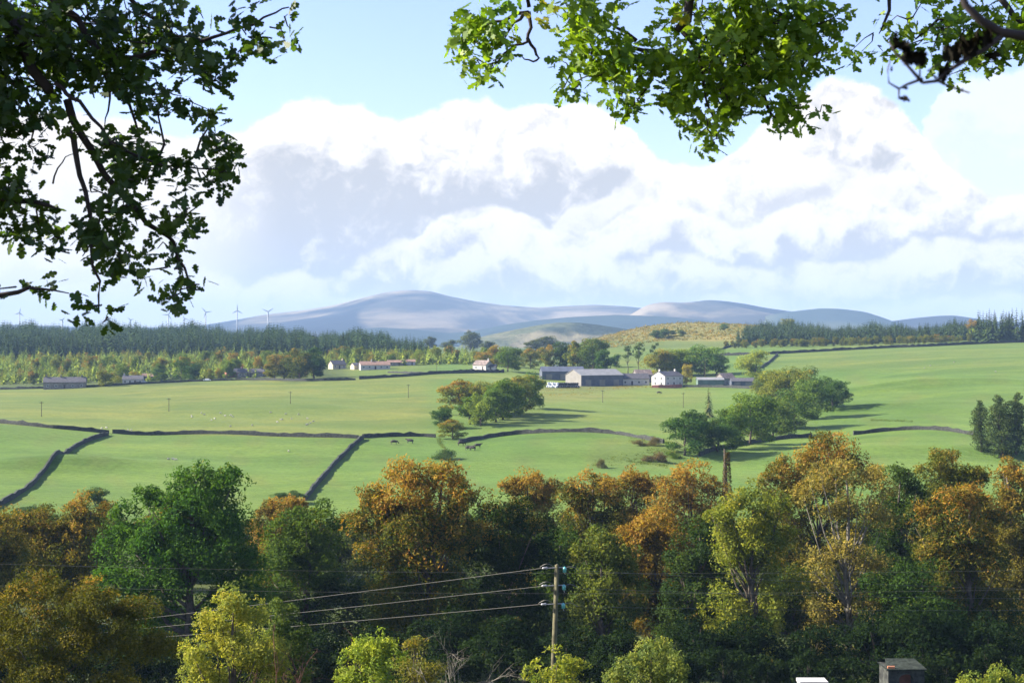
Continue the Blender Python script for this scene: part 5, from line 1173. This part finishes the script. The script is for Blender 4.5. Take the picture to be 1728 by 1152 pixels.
# near dark spray at upper right
NBr = [[(.014,.006),(5400,-900,0),(3600,-330,0),(2300,-40,0),(1900,40,0),(1730,62,0),(1690,55,0),(1655,35,0),(1630,10,0),(1600,-60,0)],[(.0055,.003),(1690,60,0),(1660,85,0),(1640,95,0),(1600,120,0),(1580,137,0),(1557,140,0)],[(.0035,.0015),(1557,140,0),(1535,115,0),(1510,88,0),(1500,70,0)],
 [(.003,.001),(1557,133,0),(1530,143,0),(1517,150,0),(1500,140,0),(1498,118,0),(1503,100,0)],[(.003,.0012),(1580,135,0),(1600,145,0),(1636,157,0)],[(.003,.001),(1580,132,0),(1566,120,0),(1585,108,0),(1592,120,0)],[(.002,.001),(1517,150,0),(1517,165,0),(1530,168,0)],[(.002,.001),(1552,130,0),(1553,105,0)]]
def near_spray():
    Y = 2.6; bx = (5400-864)/F*Y; bz = float(H(bx, Y)); org = np.array((bx, Y, bz))
    root = empty('thorn_tree', tuple(org), 0, 'dark blurred twig with shrivelled leaves close to the camera at upper right', 'tree')
    MB().tube([(0, 0, -.3), (.05, 0, 1.2), (0, 0, (576+900)/F*Y-bz), (.1, 0, 5.2)], [.09, .07, .05, .03], 10).build('trunk', DARKBARK, root, True)
    mb = MB()
    for br in NBr:
        r0, r1 = br[0]; P = np.array([AT(p[0], p[1], Y) for p in br[1:]])-org; mb.tube(P, list(np.linspace(r0, r1, len(P))), 7)
    mb.build('branches', DARKBARK, root, True)
    V = []; D = []
    for (px, py, L, a) in [(1512,68,16,50),(1520,78,16,20),(1534,84,18,60),(1546,94,20,10),(1540,102,18,-20),(1556,100,14,80),(1528,90,14,120),(1524,166,9,10),(1532,168,5,60),(1527,149,5,10),(1505,116,5,80),(1600,90,18,95),(1616,86,20,85),(1630,78,24,80),(1646,72,24,95),(1596,118,16,110),(1590,124,14,60),(1666,60,22,100),(1672,95,16,20),(1608,140,4,20),(1622,152,4,20)]:
        c = AT(px, py, Y)-org; s = L/F*Y
        for k in range(3):
            n = 9; ang = R(a)+rng.normal()*.25; ax = np.array((math.cos(ang), rng.normal()*.3, -math.sin(ang))); ax = unit(ax); sd_ = unit(np.cross(ax, rand_dir(1)[0])); nn = np.cross(ax, sd_)
            L_ = np.array([c+s*(ax*y+sd_*x*.9+nn*(x*x*.9+.25*y*y)) for x, y in OAK]); V.append(L_); D.append((rng.random()*.4, .1, 0))
    lf = link('shrivelled_leaves', quads_mesh('shrivelled_leaves', np.array(V), np.array(D), NEED, len(OAK)), root); lf.color = (.018, .012, .012, 0)
near_spray()

# ------------------------------------------------------------------ haze
def haze():
    m, b, o = new_mat('haze air'); v = b.n('ShaderNodeVolumePrincipled')
    v.inputs['Color'].default_value = (0.36, 0.55, 0.84, 1); v.inputs['Density'].default_value = 0.000085; v.inputs['Anisotropy'].default_value = 0.0
    m.node_tree.links.new(v.outputs[0], o.inputs['Volume'])
    # box: x, y, z limits enclose ground, hills and camera
    o_ = MB().box((-29000, -180, -48), (29000, 15800, 420)).build('haze', m); tag(o_, kind='stuff'); o_['label'] = 'thin blue haze lying over the far fields and hills'; o_['category'] = 'haze'
haze()
